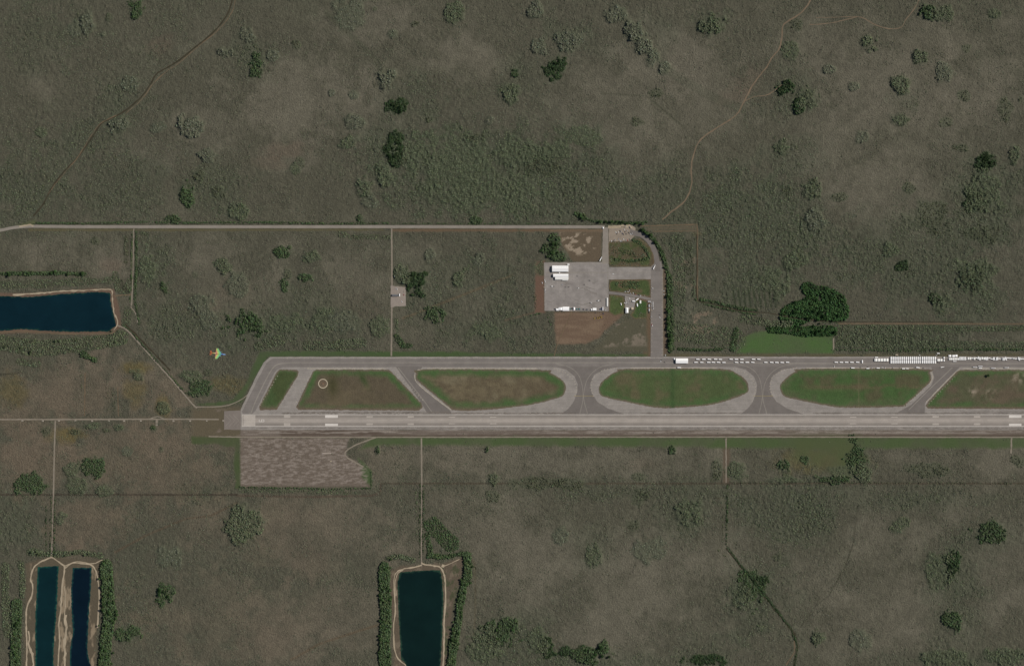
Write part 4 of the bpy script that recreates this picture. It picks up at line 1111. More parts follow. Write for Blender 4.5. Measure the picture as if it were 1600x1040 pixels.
# ------------------------------------------------------------------ built things
M_wht = paint('white_painted_metal', (.82, .82, .81), .4, .05)
M_wht2 = paint('off_white_panel', (.70, .70, .67), .5, .08)
M_gry = paint('light_grey_metal', (.45, .45, .46), .5, .1)
M_dgr = paint('dark_grey_metal', (.07, .07, .075), .5, .2)
M_blk = paint('black_rubber', (.02, .02, .02), .8, .2)
M_gls = paint('dark_glass', (.02, .025, .03), .1, .1, spec=.5)
M_tan = paint('tan_panel', (.42, .35, .26), .6, .1)
M_red = paint('red_paint', (.35, .04, .03), .4, .1)
M_yel = paint('yellow_paint', (.48, .33, .05), .5, .1)
M_teal = paint('teal_tarpaulin', (.06, .15, .15), .6, .15)
M_fab = paint('white_tent_fabric', (.86, .86, .85), .7, .04, .2)
M_slate = paint('slate_grey_roof', (.13, .13, .135), .7, .12)
M_blue = paint('dark_blue_paint', (.03, .05, .12), .4, .1)
BODY = {'white': M_wht, 'silver': M_gry, 'dark': M_dgr, 'red': M_red, 'blue': M_blue, 'tan': M_tan}

def wheels(b_par, xs, y, r=.36, w=.28, mat=M_blk):
    for x_ in xs:
        for s in (-1, 1):
            MB().cyl((x_, s * y - w / 2, r), r, w, 'y', 10).build('wheel', mat, b_par)

def car(color):
    def mk():
        t = thing('car', '', 'car')
        m = BODY[color]
        MB().box(-2.5, 2.5, -1.0, 1.0, .35, 1.02, .12).build('body', m, t)
        MB().frus((-1.9, 1.25, -.92, .92, 1.02), (-1.45, .55, -.74, .74, 1.55)).build('window_band', M_gls, t)
        MB().frus((-1.46, .56, -.75, .75, 1.552), (-1.4, .5, -.68, .68, 1.62)).build('roof', m, t)
        wheels(t, (-1.5, 1.5), .88)
        for s in (-1, 1): MB().box(2.49, 2.56, s * .68 - .2, s * .68 + .2, .62, .8).build('headlight', M_wht2, t)
        return t
    return mk
def pickup(color):
    def mk():
        t = thing('pickup_truck', '', 'pickup truck')
        m = BODY[color]
        MB().box(-2.9, 2.9, -1.05, 1.05, .45, 1.1, .1).build('body', m, t)
        MB().frus((-.5, 1.5, -.98, .98, 1.1), (-.3, .9, -.8, .8, 1.75)).build('window_band', M_gls, t)
        MB().frus((-.31, .91, -.81, .81, 1.752), (-.25, .85, -.74, .74, 1.83)).build('roof', m, t)
        MB().box(-2.75, -.6, -.85, .85, 1.101, 1.15).build('cargo_bed', M_dgr, t)
        wheels(t, (-1.9, 1.9), .92, .42)
        return t
    return mk
def box_trailer(wd=3.4, ln=13.5, mat=M_wht):
    def mk():
        t = thing('box_trailer', '', 'trailer')
        MB().box(-ln / 2, ln / 2, -wd / 2, wd / 2, 1.15, 4.0, .12).build('body', mat, t)
        MB().box(-ln / 2 + .5, ln / 2 - .5, -.6, .6, .8, 1.15).build('chassis', M_dgr, t)
        MB().box(-ln / 2 - .06, -ln / 2, -wd / 2 + .2, wd / 2 - .2, 1.3, 3.8).build('rear_door', M_gry, t)
        MB().box(ln / 2 - 2.6, ln / 2 - 2.3, -.9, .9, .0, .8).build('landing_gear', M_dgr, t)
        wheels(t, (-ln / 2 + 1.6, -ln / 2 + 2.9), wd / 2 - .3, .5, .4)
        return t
    return mk
def semi(mat=M_wht, ln=13.0):
    def mk():
        t = thing('semi_truck', '', 'truck')
        MB().box(-ln / 2 - 3, ln / 2 - 3, -1.5, 1.5, 1.2, 4.0, .12).build('trailer_body', mat, t)
        MB().box(-ln / 2 - 2.6, ln / 2 + 2.6, -.5, .5, .75, 1.2).build('chassis', M_dgr, t)
        MB().loft([MB().rect(ln / 2 - 2.2, ln / 2 + .6, -1.25, 1.25, 1.2), MB().rect(ln / 2 - 2.2, ln / 2 + .5, -1.25, 1.25, 2.4), MB().rect(ln / 2 - 2.2, ln / 2 - .1, -1.15, 1.15, 3.4)]).build('cab', M_wht, t)
        MB().box(ln / 2 + .6, ln / 2 + 2.2, -1.0, 1.0, 1.2, 2.0, .15).build('hood', M_wht, t)
        MB().frus((ln / 2 + .52, ln / 2 + .62, -1.1, 1.1, 2.1), (ln / 2 + .02, ln / 2 + .08, -1.0, 1.0, 3.2)).build('windscreen', M_gls, t)
        wheels(t, (-ln / 2 - 1.6, -ln / 2 - .4, ln / 2 - 1.6, ln / 2 - .4, ln / 2 + 1.6), 1.2, .5, .4)
        return t
    return mk
def flatbed():
    t = thing('flatbed_truck', '', 'truck')
    MB().box(-8, 6, -1.4, 1.4, 1.1, 1.35, .05).build('bed', M_slate, t)
    MB().box(-3.6, 2.6, -1.25, 1.25, 1.35, 2.9, .15).build('load', M_wht, t)
    MB().box(6.3, 8.6, -1.3, 1.3, .7, 2.9, .25).build('cab', M_slate, t)
    MB().box(8.58, 8.66, -1.1, 1.1, 1.8, 2.6).build('windscreen', M_gls, t)
    wheels(t, (-7, -5.8, 4.5, 7.2), 1.15, .5, .4)
    return t
def modular(axis, wd, ln, roofm, zh=3.2, rise=1.1):
    def mk():
        t = thing('modular_unit', '', 'modular unit')
        x0, x1, y0, y1 = (-wd / 2, wd / 2, -ln / 2, ln / 2)
        MB().gwall(x0, x1, y0, y1, .0, zh, zh + rise - .05, 'y').build('wall', M_wht2, t)
        MB().gable(x0, x1, y0, y1, zh, zh + rise, 'y', .12, .15).build('roof', roofm, t)
        MB().box(-.5, .5, y0 - .08, y0, .15, 2.3).build('door', M_gry, t)
        for s in (-1, 1): MB().box(s * wd * .3 - .4, s * wd * .3 + .4, y1, y1 + .06, 1.2, 2.2).build('window', M_gls, t)
        return t
    return mk
def tent(wd, ln, eave, ridge, mat=M_fab, name='white_tent', cat='tent', axis='x', bays=5):
    def mk():
        t = thing(name, '', cat)
        x0, x1, y0, y1 = -ln / 2, ln / 2, -wd / 2, wd / 2
        MB().gwall(x0, x1, y0, y1, 0, eave, ridge - .05, 'x').build('wall', M_wht2, t)
        MB().gable(x0, x1, y0, y1, eave, ridge, 'x', .35, .2).build('roof', mat, t)
        MB().box(x1, x1 + .1, -wd * .22, wd * .22, .1, eave * .9).build('door', M_gry, t)
        r = MB()
        MB().box(x0 - .2, x1 + .2, -.35, .35, ridge + .17, ridge + .32).build('ridge_cap', M_wht, t)
        return t
    return mk
def loader():
    t = thing('loader', '', 'loader')
    MB().box(-2.6, 1.4, -1.1, 1.1, .8, 1.9, .15).build('body', M_yel, t)
    MB().frus((-1.0, .9, -.9, .9, 1.9), (-.8, .6, -.75, .75, 3.1)).build('cab', M_gls, t)
    for s in (-1, 1): MB().frus((.8, 3.2, s * .8 - .14, s * .8 + .14, 1.1), (1.0, 3.2, s * .8 - .14, s * .8 + .14, 1.5)).build('arm', M_yel, t)
    MB().frus((3.1, 3.6, -1.3, 1.3, .2), (3.1, 4.4, -1.3, 1.3, 1.3)).build('bucket', M_yel, t)
    wheels(t, (-1.7, 1.0), 1.05, .75, .5)
    return t
def tank():
    t = thing('tank_trailer', '', 'tank trailer')
    MB().cyl((-4.5, 0, 2.2), 1.4, 9.0, 'x', 14).build('tank', M_wht, t)
    MB().box(-4.2, 4.2, -.5, .5, .6, .95).build('chassis', M_dgr, t)
    MB().box(-.5, .5, -.4, .4, 3.5, 3.8).build('hatch', M_gry, t)
    wheels(t, (-3.4, -2.2), .95, .5, .35)
    return t

# hangars on the apron
h = tent(23.0, 63.0, 7.5, 10.5, M_wht, 'hangar', 'hangar')()
h.location = W((875.4, 419.7), 0.28); tag(h, 'long white metal hangar, the upper of the two on the grey apron', 'hangar')
for k in range(6): MB().cyl((-25 + k * 10, 6.0, 9.0), .7, 1.3, 'z', 8).build('roof_vent', M_gry, h)
h = thing('hangar', 'white stepped hangar with a notched corner, just below the longer one', 'hangar', W((876.2, 432.6), 0.28))
MB().gwall(-29.5, 29.5, 0.0, 11.5, 0, 6.5, 8.4, 'x').build('wall', M_wht2, h)
MB().gable(-29.5, 29.5, 0.0, 11.5, 6.5, 8.5, 'x', .3, .2).build('roof', M_wht, h)
MB().box(-22, 29.5, -10.5, -.3, 0, 5.8).build('side_wall', M_wht2, h)
MB().frus((-22.4, 29.9, -10.8, -.3, 5.8), (-22.4, 29.9, -5.0, -.3, 6.5)).build('side_roof', M_wht2, h)
MB().box(6, 28, -13.8, -10.9, 0, 4.2, .1).build('lean_to', M_wht2, h)
MB().box(29.5, 29.6, 2, 9.5, .1, 5.5).build('door', M_gry, h)
h = thing('walkway_shelter', 'small pale shelter linking the two white hangars', 'shelter', W((874, 425.9), .28))
MB().gable(-2.5, 2.5, -1.9, 1.9, 2.6, 3.3, 'y', .2, .15).build('roof', M_wht2, h)
for s in (-1, 1):
    for u in (-1, 1): MB().box(s * 2.2 - .1, s * 2.2 + .1, u * 1.6 - .1, u * 1.6 + .1, 0, 2.7).build('post', M_gry, h)
h = tent(3.5, 8, 2.6, 3.4, M_fab, 'shed', 'shed')(); h.location = W((888, 413.1), .28); tag(h, 'little white shed off the upper corner of the long hangar', 'shed')
place('long_trailer', box_trailer(4.6, 33, M_wht2), 948.9, 471.8, 90, 'very long white trailer on the right edge of the apron', 'trailer', z=.28)
# row of tents and stores along the foot of the apron
def canopy(wd, ln, mat):
    def mk():
        t = thing('canopy_tent', '', 'tent')
        MB().frus((-wd / 2 - .2, wd / 2 + .2, -ln / 2 - .2, ln / 2 + .2, 3.0), (-.4, .4, -.4, .4, 4.8)).build('canopy', mat, t)
        for s in (-1, 1):
            for u in (-1, 1): MB().box(s * wd / 2 - .1, s * wd / 2 + .1, u * ln / 2 - .1, u * ln / 2 + .1, 0, 3.0).build('leg', M_gry, t)
        MB().box(-wd / 2, wd / 2, -ln / 2, -ln / 2 + .08, .3, 2.9).build('side_panel', M_wht2, t)
        return t
    return mk
for i, (px, py, w_, l_) in enumerate(((869.8, 483.4, 6, 8), (872.2, 483.2, 5, 9))):
    place(('can', i), canopy(w_, l_, M_fab), px, py, 0, ['white square canopy at the left end of the row along the apron foot', 'white canopy, second from the left end of the apron foot row'][i], 'tent', 'tents along the apron foot', .28)
place('ct1', tent(16, 10, 4, 5.8, M_fab), 876, 482.2, 90, 'tall white peaked tent left of the widest tent at the apron foot', 'tent', 'tents along the apron foot', .28)
place('ct2', tent(15, 25, 4, 6.0, M_fab), 884.2, 482.3, 0, 'widest white tent in the row along the apron foot', 'tent', 'tents along the apron foot', .28)
place('ct3', canopy(6, 11, M_fab), 897.2, 482.2, 0, 'narrow white canopy between the teal covered stores at the apron foot', 'tent', 'tents along the apron foot', .28)
place('ct4', tent(9, 14, 3.5, 5.0, M_fab), 929, 483, 0, 'white tent near the right end of the apron foot row', 'tent', 'tents along the apron foot', .28)
place('ct5', canopy(5, 6, M_fab), 924, 483.6, 0, 'small white canopy just left of the right-hand tent at the apron foot', 'tent', 'tents along the apron foot', .28)
def tarp(seed, ln, mat):
    def mk():
        t = thing('covered_pallet_stack', '', 'covered stack')
        r = random.Random(seed)
        MB().frus((-ln / 2, ln / 2, -2.6, 2.6, .3), (-ln / 2 + .6, ln / 2 - .5, -2.1, 2.0, 2.6)).build('cover', mat, t)
        for k in range(3): MB().box(-ln / 2 + .3 + k * ln / 3, -ln / 2 + .3 + k * ln / 3 + ln / 4, -2.4, 2.4, 0, .3).build('pallet', M_tan, t)
        return t
    return mk
for i, (px, py, ln, mt, lb) in enumerate(((891, 482.5, 5, M_teal, 'teal covered stack right beside the widest tent'), (893.6, 481.8, 5, M_dgr, 'dark covered stack left of the narrow white canopy'), (901.5, 482.8, 7, M_teal, 'larger teal covered stack right of the narrow white canopy'), (905.5, 482.6, 6, M_teal, 'second teal covered stack right of the narrow white canopy'),
                                          (912, 483, 5, M_dgr, 'dark covered stack standing alone in the middle of the apron foot row'), (917.5, 483.4, 8, M_slate, 'flat grey covered stack left of the small white canopy'), (938.3, 482.8, 5, M_blue, 'dark blue covered stack near the right corner of the apron'), (867, 482.8, 4, M_dgr, 'dark covered stack at the far left end of the apron foot row'))):
    place(('tarp', i), tarp(i, ln, mt), px, py, 90 if i % 3 == 0 else 0, lb, 'covered stack', 'covered stacks along the apron foot', .28)
place('cont_grey', box_trailer(6, 13, M_gry), 942, 482, 90, 'grey square-sided trailer by the right corner of the apron', 'trailer', z=.28)
for i, (px, py, dg) in enumerate(((928.9, 497, 80), (933.4, 496.4, 60), (936, 495.9, 75), (938.4, 494.6, 40), (940, 495, 70))):
    place('loader', loader, px, py, dg, ['first yellow loader at the left end of the line on the brown dirt', 'second yellow loader from the left on the brown dirt', 'middle yellow loader in the line on the brown dirt', 'fourth yellow loader from the left on the brown dirt', 'yellow loader at the right end of the line on the brown dirt'][i], 'loader', 'yellow loaders on the dirt below the apron', .05)
# small vehicles
def cars(rows, label_of, group=None, z=.3):
    for kind, color, px, py, dg, lb in rows:
        mk = {'car': car, 'pickup': pickup}[kind](color)
        place((kind, color), mk, px, py, dg, lb, 'car' if kind == 'car' else 'pickup truck', group, z, 1.12)
cars([('pickup', 'white', 850.9, 437, 90, 'white pickup at the top of the west edge of the apron'), ('pickup', 'white', 847.3, 441.6, 80, 'white pickup standing off the apron on the reddish dirt'), ('car', 'white', 852, 439.8, 90, 'white car on the apron edge beside the pickup on the dirt'),
      ('car', 'tan', 849.8, 448.8, 0, 'tan car on the west edge of the apron, across from the flatbed truck'), ('pickup', 'white', 851.8, 452.2, 90, 'white pickup below the tan car on the west apron edge'), ('car', 'silver', 852.2, 456, 90, 'silver car lowest on the west edge of the apron'),
      ('car', 'dark', 902, 431.5, 0, 'dark car on the open apron right of the stepped hangar'), ('car', 'dark', 921.2, 438, 20, 'dark car alone near the middle of the apron'), ('car', 'dark', 913, 444.4, 10, 'dark car on the apron below the lone dark one'),
      ('car', 'silver', 878.6, 444.5, 0, 'silver car on the apron below the stepped hangar'), ('car', 'dark', 883.5, 448.6, 0, 'dark car in the line right of the pale flatbed on the apron'), ('pickup', 'dark', 888.5, 448.5, 0, 'dark pickup in the line right of the pale flatbed on the apron'),
      ('pickup', 'white', 903.4, 449.8, 15, 'white pickup on the bare middle of the apron'), ('car', 'white', 923.7, 472.7, 0, 'white car near the lower right of the apron, beside a dark one'), ('car', 'dark', 922.2, 473.3, 0, 'dark car touching the white car at lower right of the apron'),
      ('pickup', 'white', 946.2, 483.8, 90, 'white pickup in the lower right corner of the apron'), ('car', 'dark', 930.8, 489, 0, 'dark car on the dirt just below the right-hand tent'), ('pickup', 'blue', 942.4, 489.6, 40, 'dark blue pickup on the dirt above the loaders'),
      ('car', 'white', 957.8, 428, 0, 'white car at the mouth of the cross taxiway by the apron')], None)
place('flatbed', flatbed, 862.9, 447.2, 2, 'long flatbed truck with a pale load on the left of the apron', 'truck', 'flatbed trucks on the apron', .28)
place('flatbed', flatbed, 935.4, 469.5, -3, 'flatbed truck with a pale load near the right edge of the apron', 'truck', 'flatbed trucks on the apron', .28)
place('semi', semi(), 938.8, 404.3, -62, 'white lorry parked aslant on the verge of the entrance road', 'truck', z=.38)
place('semi', semi(), 1022.2, 417, -64, 'white lorry parked aslant where the cross taxiway meets the long one', 'truck', z=.36)
# gravel lot by the main road
LOT = [(962.3,362.9,90,'white'),(966,362.5,80,'white'),(969,360.6,90,'dark'),(975.8,358.8,90,'white'),(976.8,362,90,'dark'),(980.3,360.3,80,'silver'),(985.5,365.9,40,'white'),(988,364.5,60,'silver'),(974.3,366,90,'dark'),(955.5,376.4,90,'white'),(961.5,375,70,'silver'),(969,376.4,90,'white'),(971.2,376.4,90,'silver'),(974.3,373.6,85,'white'),(966.8,373.5,90,'silver'),(983.6,374,60,'dark'),(958.5,376,90,'dark'),(972,354.2,0,'dark'),(975.3,354.5,90,'dark'),(978,354,90,'silver'),(983.3,354.2,90,'blue'),(970.5,362,90,'silver'),(978.5,365.5,90,'dark'),(982.5,363.5,70,'dark'),(972.5,364.8,80,'blue'),(978,375,90,'silver'),(980.5,375.5,80,'red'),(964,365,80,'dark')]
for px, py, dg, c_ in LOT:
    place(('car', c_), car(c_), px, py, dg + random.uniform(-8, 8), {'white': 'white', 'dark': 'dark grey', 'silver': 'silver', 'blue': 'dark blue', 'red': 'red'}[c_] + ' car parked in the crowded gravel lot beside the main road', 'car', 'cars parked in the gravel lot', .34, 1.12)
h = thing('gatehouse', 'tiny white gatehouse where the entrance road leaves the main road', 'gatehouse', W((942.4, 355.9), .42))
MB().box(-2, 2, -2.6, 2.6, 0, 2.8).build('wall', M_wht2, h); MB().frus((-2.5, 2.5, -3.1, 3.1, 2.8), (-.6, .6, -1.2, 1.2, 4.0)).build('roof', M_wht, h)
MB().box(2.0, 2.06, -.5, .5, .1, 2.1).build('door', M_gry, h); MB().box(-1, 1, -2.66, -2.6, 1.1, 2.1).build('window', M_gls, h)
place(('box', 9), box_trailer(5, 7, M_tan), 986.3, 355.6, 0, 'square tan trailer at the end of the gravel lot', 'trailer', z=.3)
# yard with the terminal house
h = thing('house', 'white house with a hipped roof at the foot of the small paved yard', 'house', W((979.4, 484.6), .36))
MB().box(-5, 5, -10, 10, 0, 5.5).build('wall', M_wht2, h)
MB().loft([MB().rect(-5.6, 5.6, -10.6, 10.6, 5.5), MB().rect(-.3, .3, -6, 6, 8.2)]).build('roof', M_wht, h)
MB().box(-.6, .6, 10, 10.08, .1, 2.3).build('door', M_gry, h)
for k in range(3): MB().box(5, 5.07, -8 + k * 6, -6 + k * 6, 1.2, 2.6).build('window', M_gls, h)
h = thing('outbuilding', 'pale square outbuilding right of the white yard house', 'outbuilding', W((987.6, 481.8), .36))
MB().box(-4, 4, -4, 4, 0, 3.4).build('wall', M_wht2, h); MB().frus((-4.5, 4.5, -4.5, 4.5, 3.4), (-.5, .5, -.5, .5, 4.8)).build('roof', M_tan, h); MB().box(-.6, .6, 4.0, 4.07, .1, 2.2).build('door', M_gry, h)
place('tank', tank, 970.4, 474.9, 80, 'white tank trailer on the grass left of the yard', 'tank trailer', z=.4)
place('yt', box_trailer(4, 12, M_wht), 990.3, 470.4, 4, 'white box trailer lying level across the top of the yard', 'trailer', 'white trailers in the yard', .36)
place('yt', box_trailer(4, 12, M_wht), 995.6, 467.6, -32, 'white box trailer parked aslant across the driveway', 'trailer', 'white trailers in the yard', .38)
place('yt', box_trailer(4, 12, M_wht), 995.9, 476.3, 85, 'white box trailer upright on the grass right of the yard', 'trailer', 'white trailers in the yard', .4)
place('yt2', box_trailer(6, 12, M_wht2), 1000.6, 471.5, 90, 'broad white trailer at the right of the yard grass', 'trailer', 'white trailers in the yard', .4)
cars([('car', 'white', 976, 473.1, 0, 'white car at the left edge of the yard, lowest in its cluster'), ('pickup', 'white', 978.6, 472.3, 70, 'white pickup in the cluster at the left of the yard'), ('car', 'silver', 981, 473.5, 30, 'silver car in the cluster at the left of the yard'), ('car', 'white', 983.5, 466.2, 30, 'white car in the top middle of the yard'), ('car', 'silver', 977, 467.4, 60, 'silver car in the top left corner of the yard'), ('car', 'silver', 982, 469.6, 0, 'silver car in the middle of the yard'), ('car', 'tan', 984.7, 470.4, 30, 'tan car in the middle of the yard'),
      ('pickup', 'white', 976.5, 455.6, -10, 'white pickup leftmost in the group on the grass above the driveway'), ('car', 'white', 981, 455.7, 20, 'white car second from the left above the driveway'), ('car', 'silver', 983.6, 454, 80, 'silver car standing upright above the driveway'), ('car', 'silver', 985.4, 458, 60, 'silver car closest to the driveway edge'), ('pickup', 'white', 989.2, 457.6, 70, 'white pickup right of the silver cars above the driveway'), ('pickup', 'red', 992.4, 459.3, 40, 'dark red pickup above the driveway'), ('car', 'dark', 978.8, 454.6, 40, 'dark car between the white ones above the driveway'),
      ('pickup', 'white', 1000.9, 461.4, 90, 'white pickup on the upper edge of the driveway, right of the red one'), ('car', 'dark', 998.2, 460.6, 70, 'dark car beside the upper edge of the driveway'), ('pickup', 'white', 1019.3, 450.2, 10, 'white pickup on the left edge of the long taxiway above the driveway'), ('car', 'tan', 1007, 461.5, 20, 'tan car at the right end of the driveway grass'),
      ('pickup', 'white', 1037.3, 454.2, 90, 'white pickup by the tree row on the right of the long taxiway, upper of two'), ('pickup', 'white', 1037.3, 459.4, 85, 'white pickup by the tree row on the right of the long taxiway, lower of two'),
      ('car', 'white', 1020.3, 472.6, 80, 'white car topmost in the column on the left edge of the long taxiway'), ('car', 'white', 1020.3, 475.1, 90, 'white car second from the top in the column on the long taxiway'), ('car', 'white', 1020.4, 478, 90, 'white car third from the top in the column on the long taxiway'), ('pickup', 'white', 1020.7, 481.3, 80, 'white pickup lowest in the column on the long taxiway'),
      ('car', 'silver', 1016.9, 472.2, 70, 'silver car left of the top of the taxiway column'), ('pickup', 'silver', 1016.9, 477.5, 80, 'silver pickup left of the taxiway column'), ('car', 'tan', 1017.6, 484.4, 20, 'tan car below the taxiway column'), ('pickup', 'tan', 1016.7, 498.4, 60, 'tan pickup well below the taxiway column'), ('car', 'silver', 1017.6, 494.4, 0, 'silver car just above the tan pickup by the long taxiway'), ('car', 'red', 1018.4, 507.2, 80, 'red car on the left edge of the long taxiway'), ('car', 'white', 1019.2, 508.6, 85, 'white car touching the red one on the long taxiway'), ('car', 'white', 1031, 495.9, 80, 'white car alone on the right lane of the long taxiway'), ('car', 'dark', 1030.6, 491.9, 0, 'dark car just above the lone white one on the long taxiway'), ('car', 'dark', 1014, 474.2, 0, 'dark car beside the grey trailers left of the long taxiway'),
      ('car', 'white', 1039.6, 554.6, 90, 'white car on the verge at the corner of the two taxiways'), ('car', 'white', 1032.4, 564, 90, 'white car on the taxiway left of the big white tent'), ('car', 'dark', 1038.4, 565.6, 15, 'dark car on the taxiway between the white car and the big tent'), ('car', 'dark', 1033.5, 562, 0, 'dark car just above the white car left of the big tent')], None)
place('gt', box_trailer(4, 11, M_gry), 1014.3, 470.9, 0, 'grey trailer lying level at the top of the column left of the long taxiway', 'trailer', 'grey trailers beside the long taxiway', .3)
place('gt', box_trailer(4, 11, M_gry), 1014.3, 477.5, 90, 'grey trailer upright, upper of two left of the long taxiway', 'trailer', 'grey trailers beside the long taxiway', .3)
place('gt', box_trailer(4, 11, M_gry), 1014.4, 483.8, 90, 'grey trailer upright, lower of two left of the long taxiway', 'trailer', 'grey trailers beside the long taxiway', .3)
place(('pickup', 'dark'), pickup('dark'), 1014, 488, 90, 'dark pickup below the upright grey trailers left of the long taxiway', 'pickup truck', None, .3, 1.2)
# crushed rock yard on the side track
h = thing('house', 'low house with a dark grey roof in the crushed rock yard', 'house', W((617.6, 461.2), .34))
MB().gwall(-12, 10, -4, 4, 0, 3, 4.7, 'x').build('wall', M_wht2, h); MB().gable(-12, 10, -4, 4, 3, 4.8, 'x', .5, .2).build('roof', M_slate, h); MB().box(-.6, .6, 4, 4.07, .1, 2.2).build('door', M_gry, h)
for k in (-7, -3, 5): MB().box(k, k + 1.6, 4, 4.06, 1.0, 2.2).build('window', M_gls, h)
place('yt3', box_trailer(3.6, 10, M_wht), 624.3, 460.7, 90, 'short white trailer at the end of the dark-roofed house', 'trailer', z=.34)
cars([('pickup', 'white', 620.5, 451.2, 80, 'white pickup in the upper part of the crushed rock yard'), ('car', 'silver', 618.4, 450.3, 0, 'silver car beside the white pickup in the crushed rock yard'), ('car', 'tan', 631.5, 455.5, 50, 'tan car at the right side of the crushed rock yard'), ('car', 'white', 628, 471, 60, 'white car in the lower part of the crushed rock yard'), ('car', 'red', 631, 460.5, 70, 'dark red car right of the white trailer in the crushed rock yard')], None)
h = tent(4, 9, 2.8, 3.8, M_wht2, 'shed', 'shed')(); h.location = W((618, 431.8), .05); tag(h, 'cream shed beside the side track above the crushed rock yard', 'shed')

# ------------------------------------------------------------------ taxiway encampment
h = tent(18.5, 47, 6, 9, M_fab)(); h.location = W((1065.3, 563.5), .36); tag(h, 'big white marquee on the taxiway at the left end of the trailer rows', 'tent')
h = thing('dome_tent', 'small round white dome tent against the corner of the big marquee', 'tent', W((1053.6, 560.7), .36))
rings = [[(3.9 * math.cos(p) * math.cos(a), 3.9 * math.cos(p) * math.sin(a), 4.2 * math.sin(p)) for a in np.linspace(0, 6.2832, 15)[:-1]] for p in np.linspace(0, 1.45, 6)]
MB().loft(rings).build('canopy', M_fab, h); MB().box(3.5, 4.1, -.9, .9, 0, 2.1).build('door', M_gry, h)
place('row', box_trailer(), 1061, 573.9, 0, 'white box trailer on the lower edge of the taxiway, below the big marquee', 'trailer', None, .36)
ORD = ['first', 'second', 'third', 'fourth', 'fifth', 'sixth', 'seventh', 'eighth', 'ninth', 'tenth', 'eleventh', 'twelfth', 'thirteenth', 'fourteenth', 'fifteenth', 'sixteenth', 'seventeenth', 'eighteenth', 'nineteenth', 'twentieth', 'twenty-first', 'twenty-second', 'twenty-third', 'twenty-fourth']
up = [1090.3, 1099.6, 1108.3, 1118, 1125.4, 1142.3, 1150.5, 1159.1, 1177.3, 1185.6]
lo = [1087.4, 1096.5, 1107.3, 1114.6, 1122.5, 1131.1, 1150.7, 1158.9, 1167.4, 1176.2, 1196.5, 1205.6, 1213.7, 1222, 1230.4]
far = [1306.6, 1314.5, 1322.5, 1330.9, 1339.8]
for i, px in enumerate(up): place('row', box_trailer(), px, 561 + random.uniform(-.15, .15), random.uniform(-1, 5), ORD[i] + ' white box trailer from the marquee in the upper row on the taxiway', 'trailer', 'box trailers in two rows on the taxiway', .36, .92 + .1 * random.random())
for i, px in enumerate(lo): place('row', box_trailer(), px, 565.8 + random.uniform(-.15, .15), random.uniform(-1, 5), ORD[i] + ' white box trailer from the marquee in the lower row on the taxiway', 'trailer', 'box trailers in two rows on the taxiway', .38, .92 + .1 * random.random())
for i, px in enumerate(far): place('row', box_trailer(), px, 565.6, random.uniform(0, 5), ORD[i] + ' from the left in the file of five white trailers short of the pitched units', 'trailer', 'file of five trailers on the taxiway', .38)
place('row2', box_trailer(4.2, 11.5, M_wht), 1347.3, 564.6, 90, 'white box trailer standing crosswise at the end of the file of five', 'trailer', None, .38)
for i in range(5): place('five', modular('y', 10.4, 10.5, M_wht2, 3.2, 1.8), 1367.9 + i * 4.46, 562, 0, ORD[i] + ' from the left of five joined grey-white pitched units', 'modular unit', 'five joined pitched units', .36)
cx = [1392 + 3.0 * k for k in range(14)] + [1434.1, 1437.2] + [1440.8 + 2.9 * k for k in range(8)]
for r_, (py, nm) in enumerate(((559.4, 'upper'), (564.9, 'lower'))):
    for i, px in enumerate(cx):
        place('mod', modular('y', 4.6, 12.4, M_wht), px, py, 0, ORD[i] + ' pitched unit from the left in the %s line of the double block' % nm, 'modular unit', 'double block of white pitched units', .36)
for i in range(2): place('five2', modular('y', 10.6, 8.6, M_wht2, 3.2, 1.8), 1465.8 + i * 4.4, 562.2, 0, ['left', 'right'][i] + ' of two grey-white pitched units just right of the double block', 'modular unit', 'pair of pitched units', .36)
for i, py in enumerate((558.6, 562.7)): place('kio', modular('y', 4.2, 7.5, M_wht), 1474.8, py, 0, ['upper', 'lower'][i] + ' of two small white units standing alone right of the double block', 'modular unit', 'small units', .36)
place('big1', modular('y', 9.8, 7.8, M_wht), 1484, 555.7, 0, 'square white unit on the verge, leftmost of three', 'modular unit', 'three units on the verge', .1)
place('big1', modular('y', 9.8, 7.8, M_wht), 1489.4, 555.9, 0, 'square white unit on the verge, middle of three', 'modular unit', 'three units on the verge', .1)
place('big1', modular('y', 9.8, 7.8, M_wht), 1493.8, 555.5, 0, 'square white unit on the verge, rightmost of three', 'modular unit', 'three units on the verge', .1)
for i in range(6): place('sixu', modular('y', 6.2, 7.6, M_wht2, 3, 1.2), 1483.5 + i * 2.66, 560.6, 0, ORD[i] + ' from the left in the joined row of six low pitched units', 'modular unit', 'joined row of six units', .36)
for i, px in enumerate((1499.3, 1501.4, 1503.6, 1505.8, 1508.2)): place('mod2', modular('y', 3.8, 12.6, M_wht), px, 559.7, 0, ORD[i] + ' of five narrow white units at the start of the mixed row on the right', 'modular unit', 'five narrow units', .36)
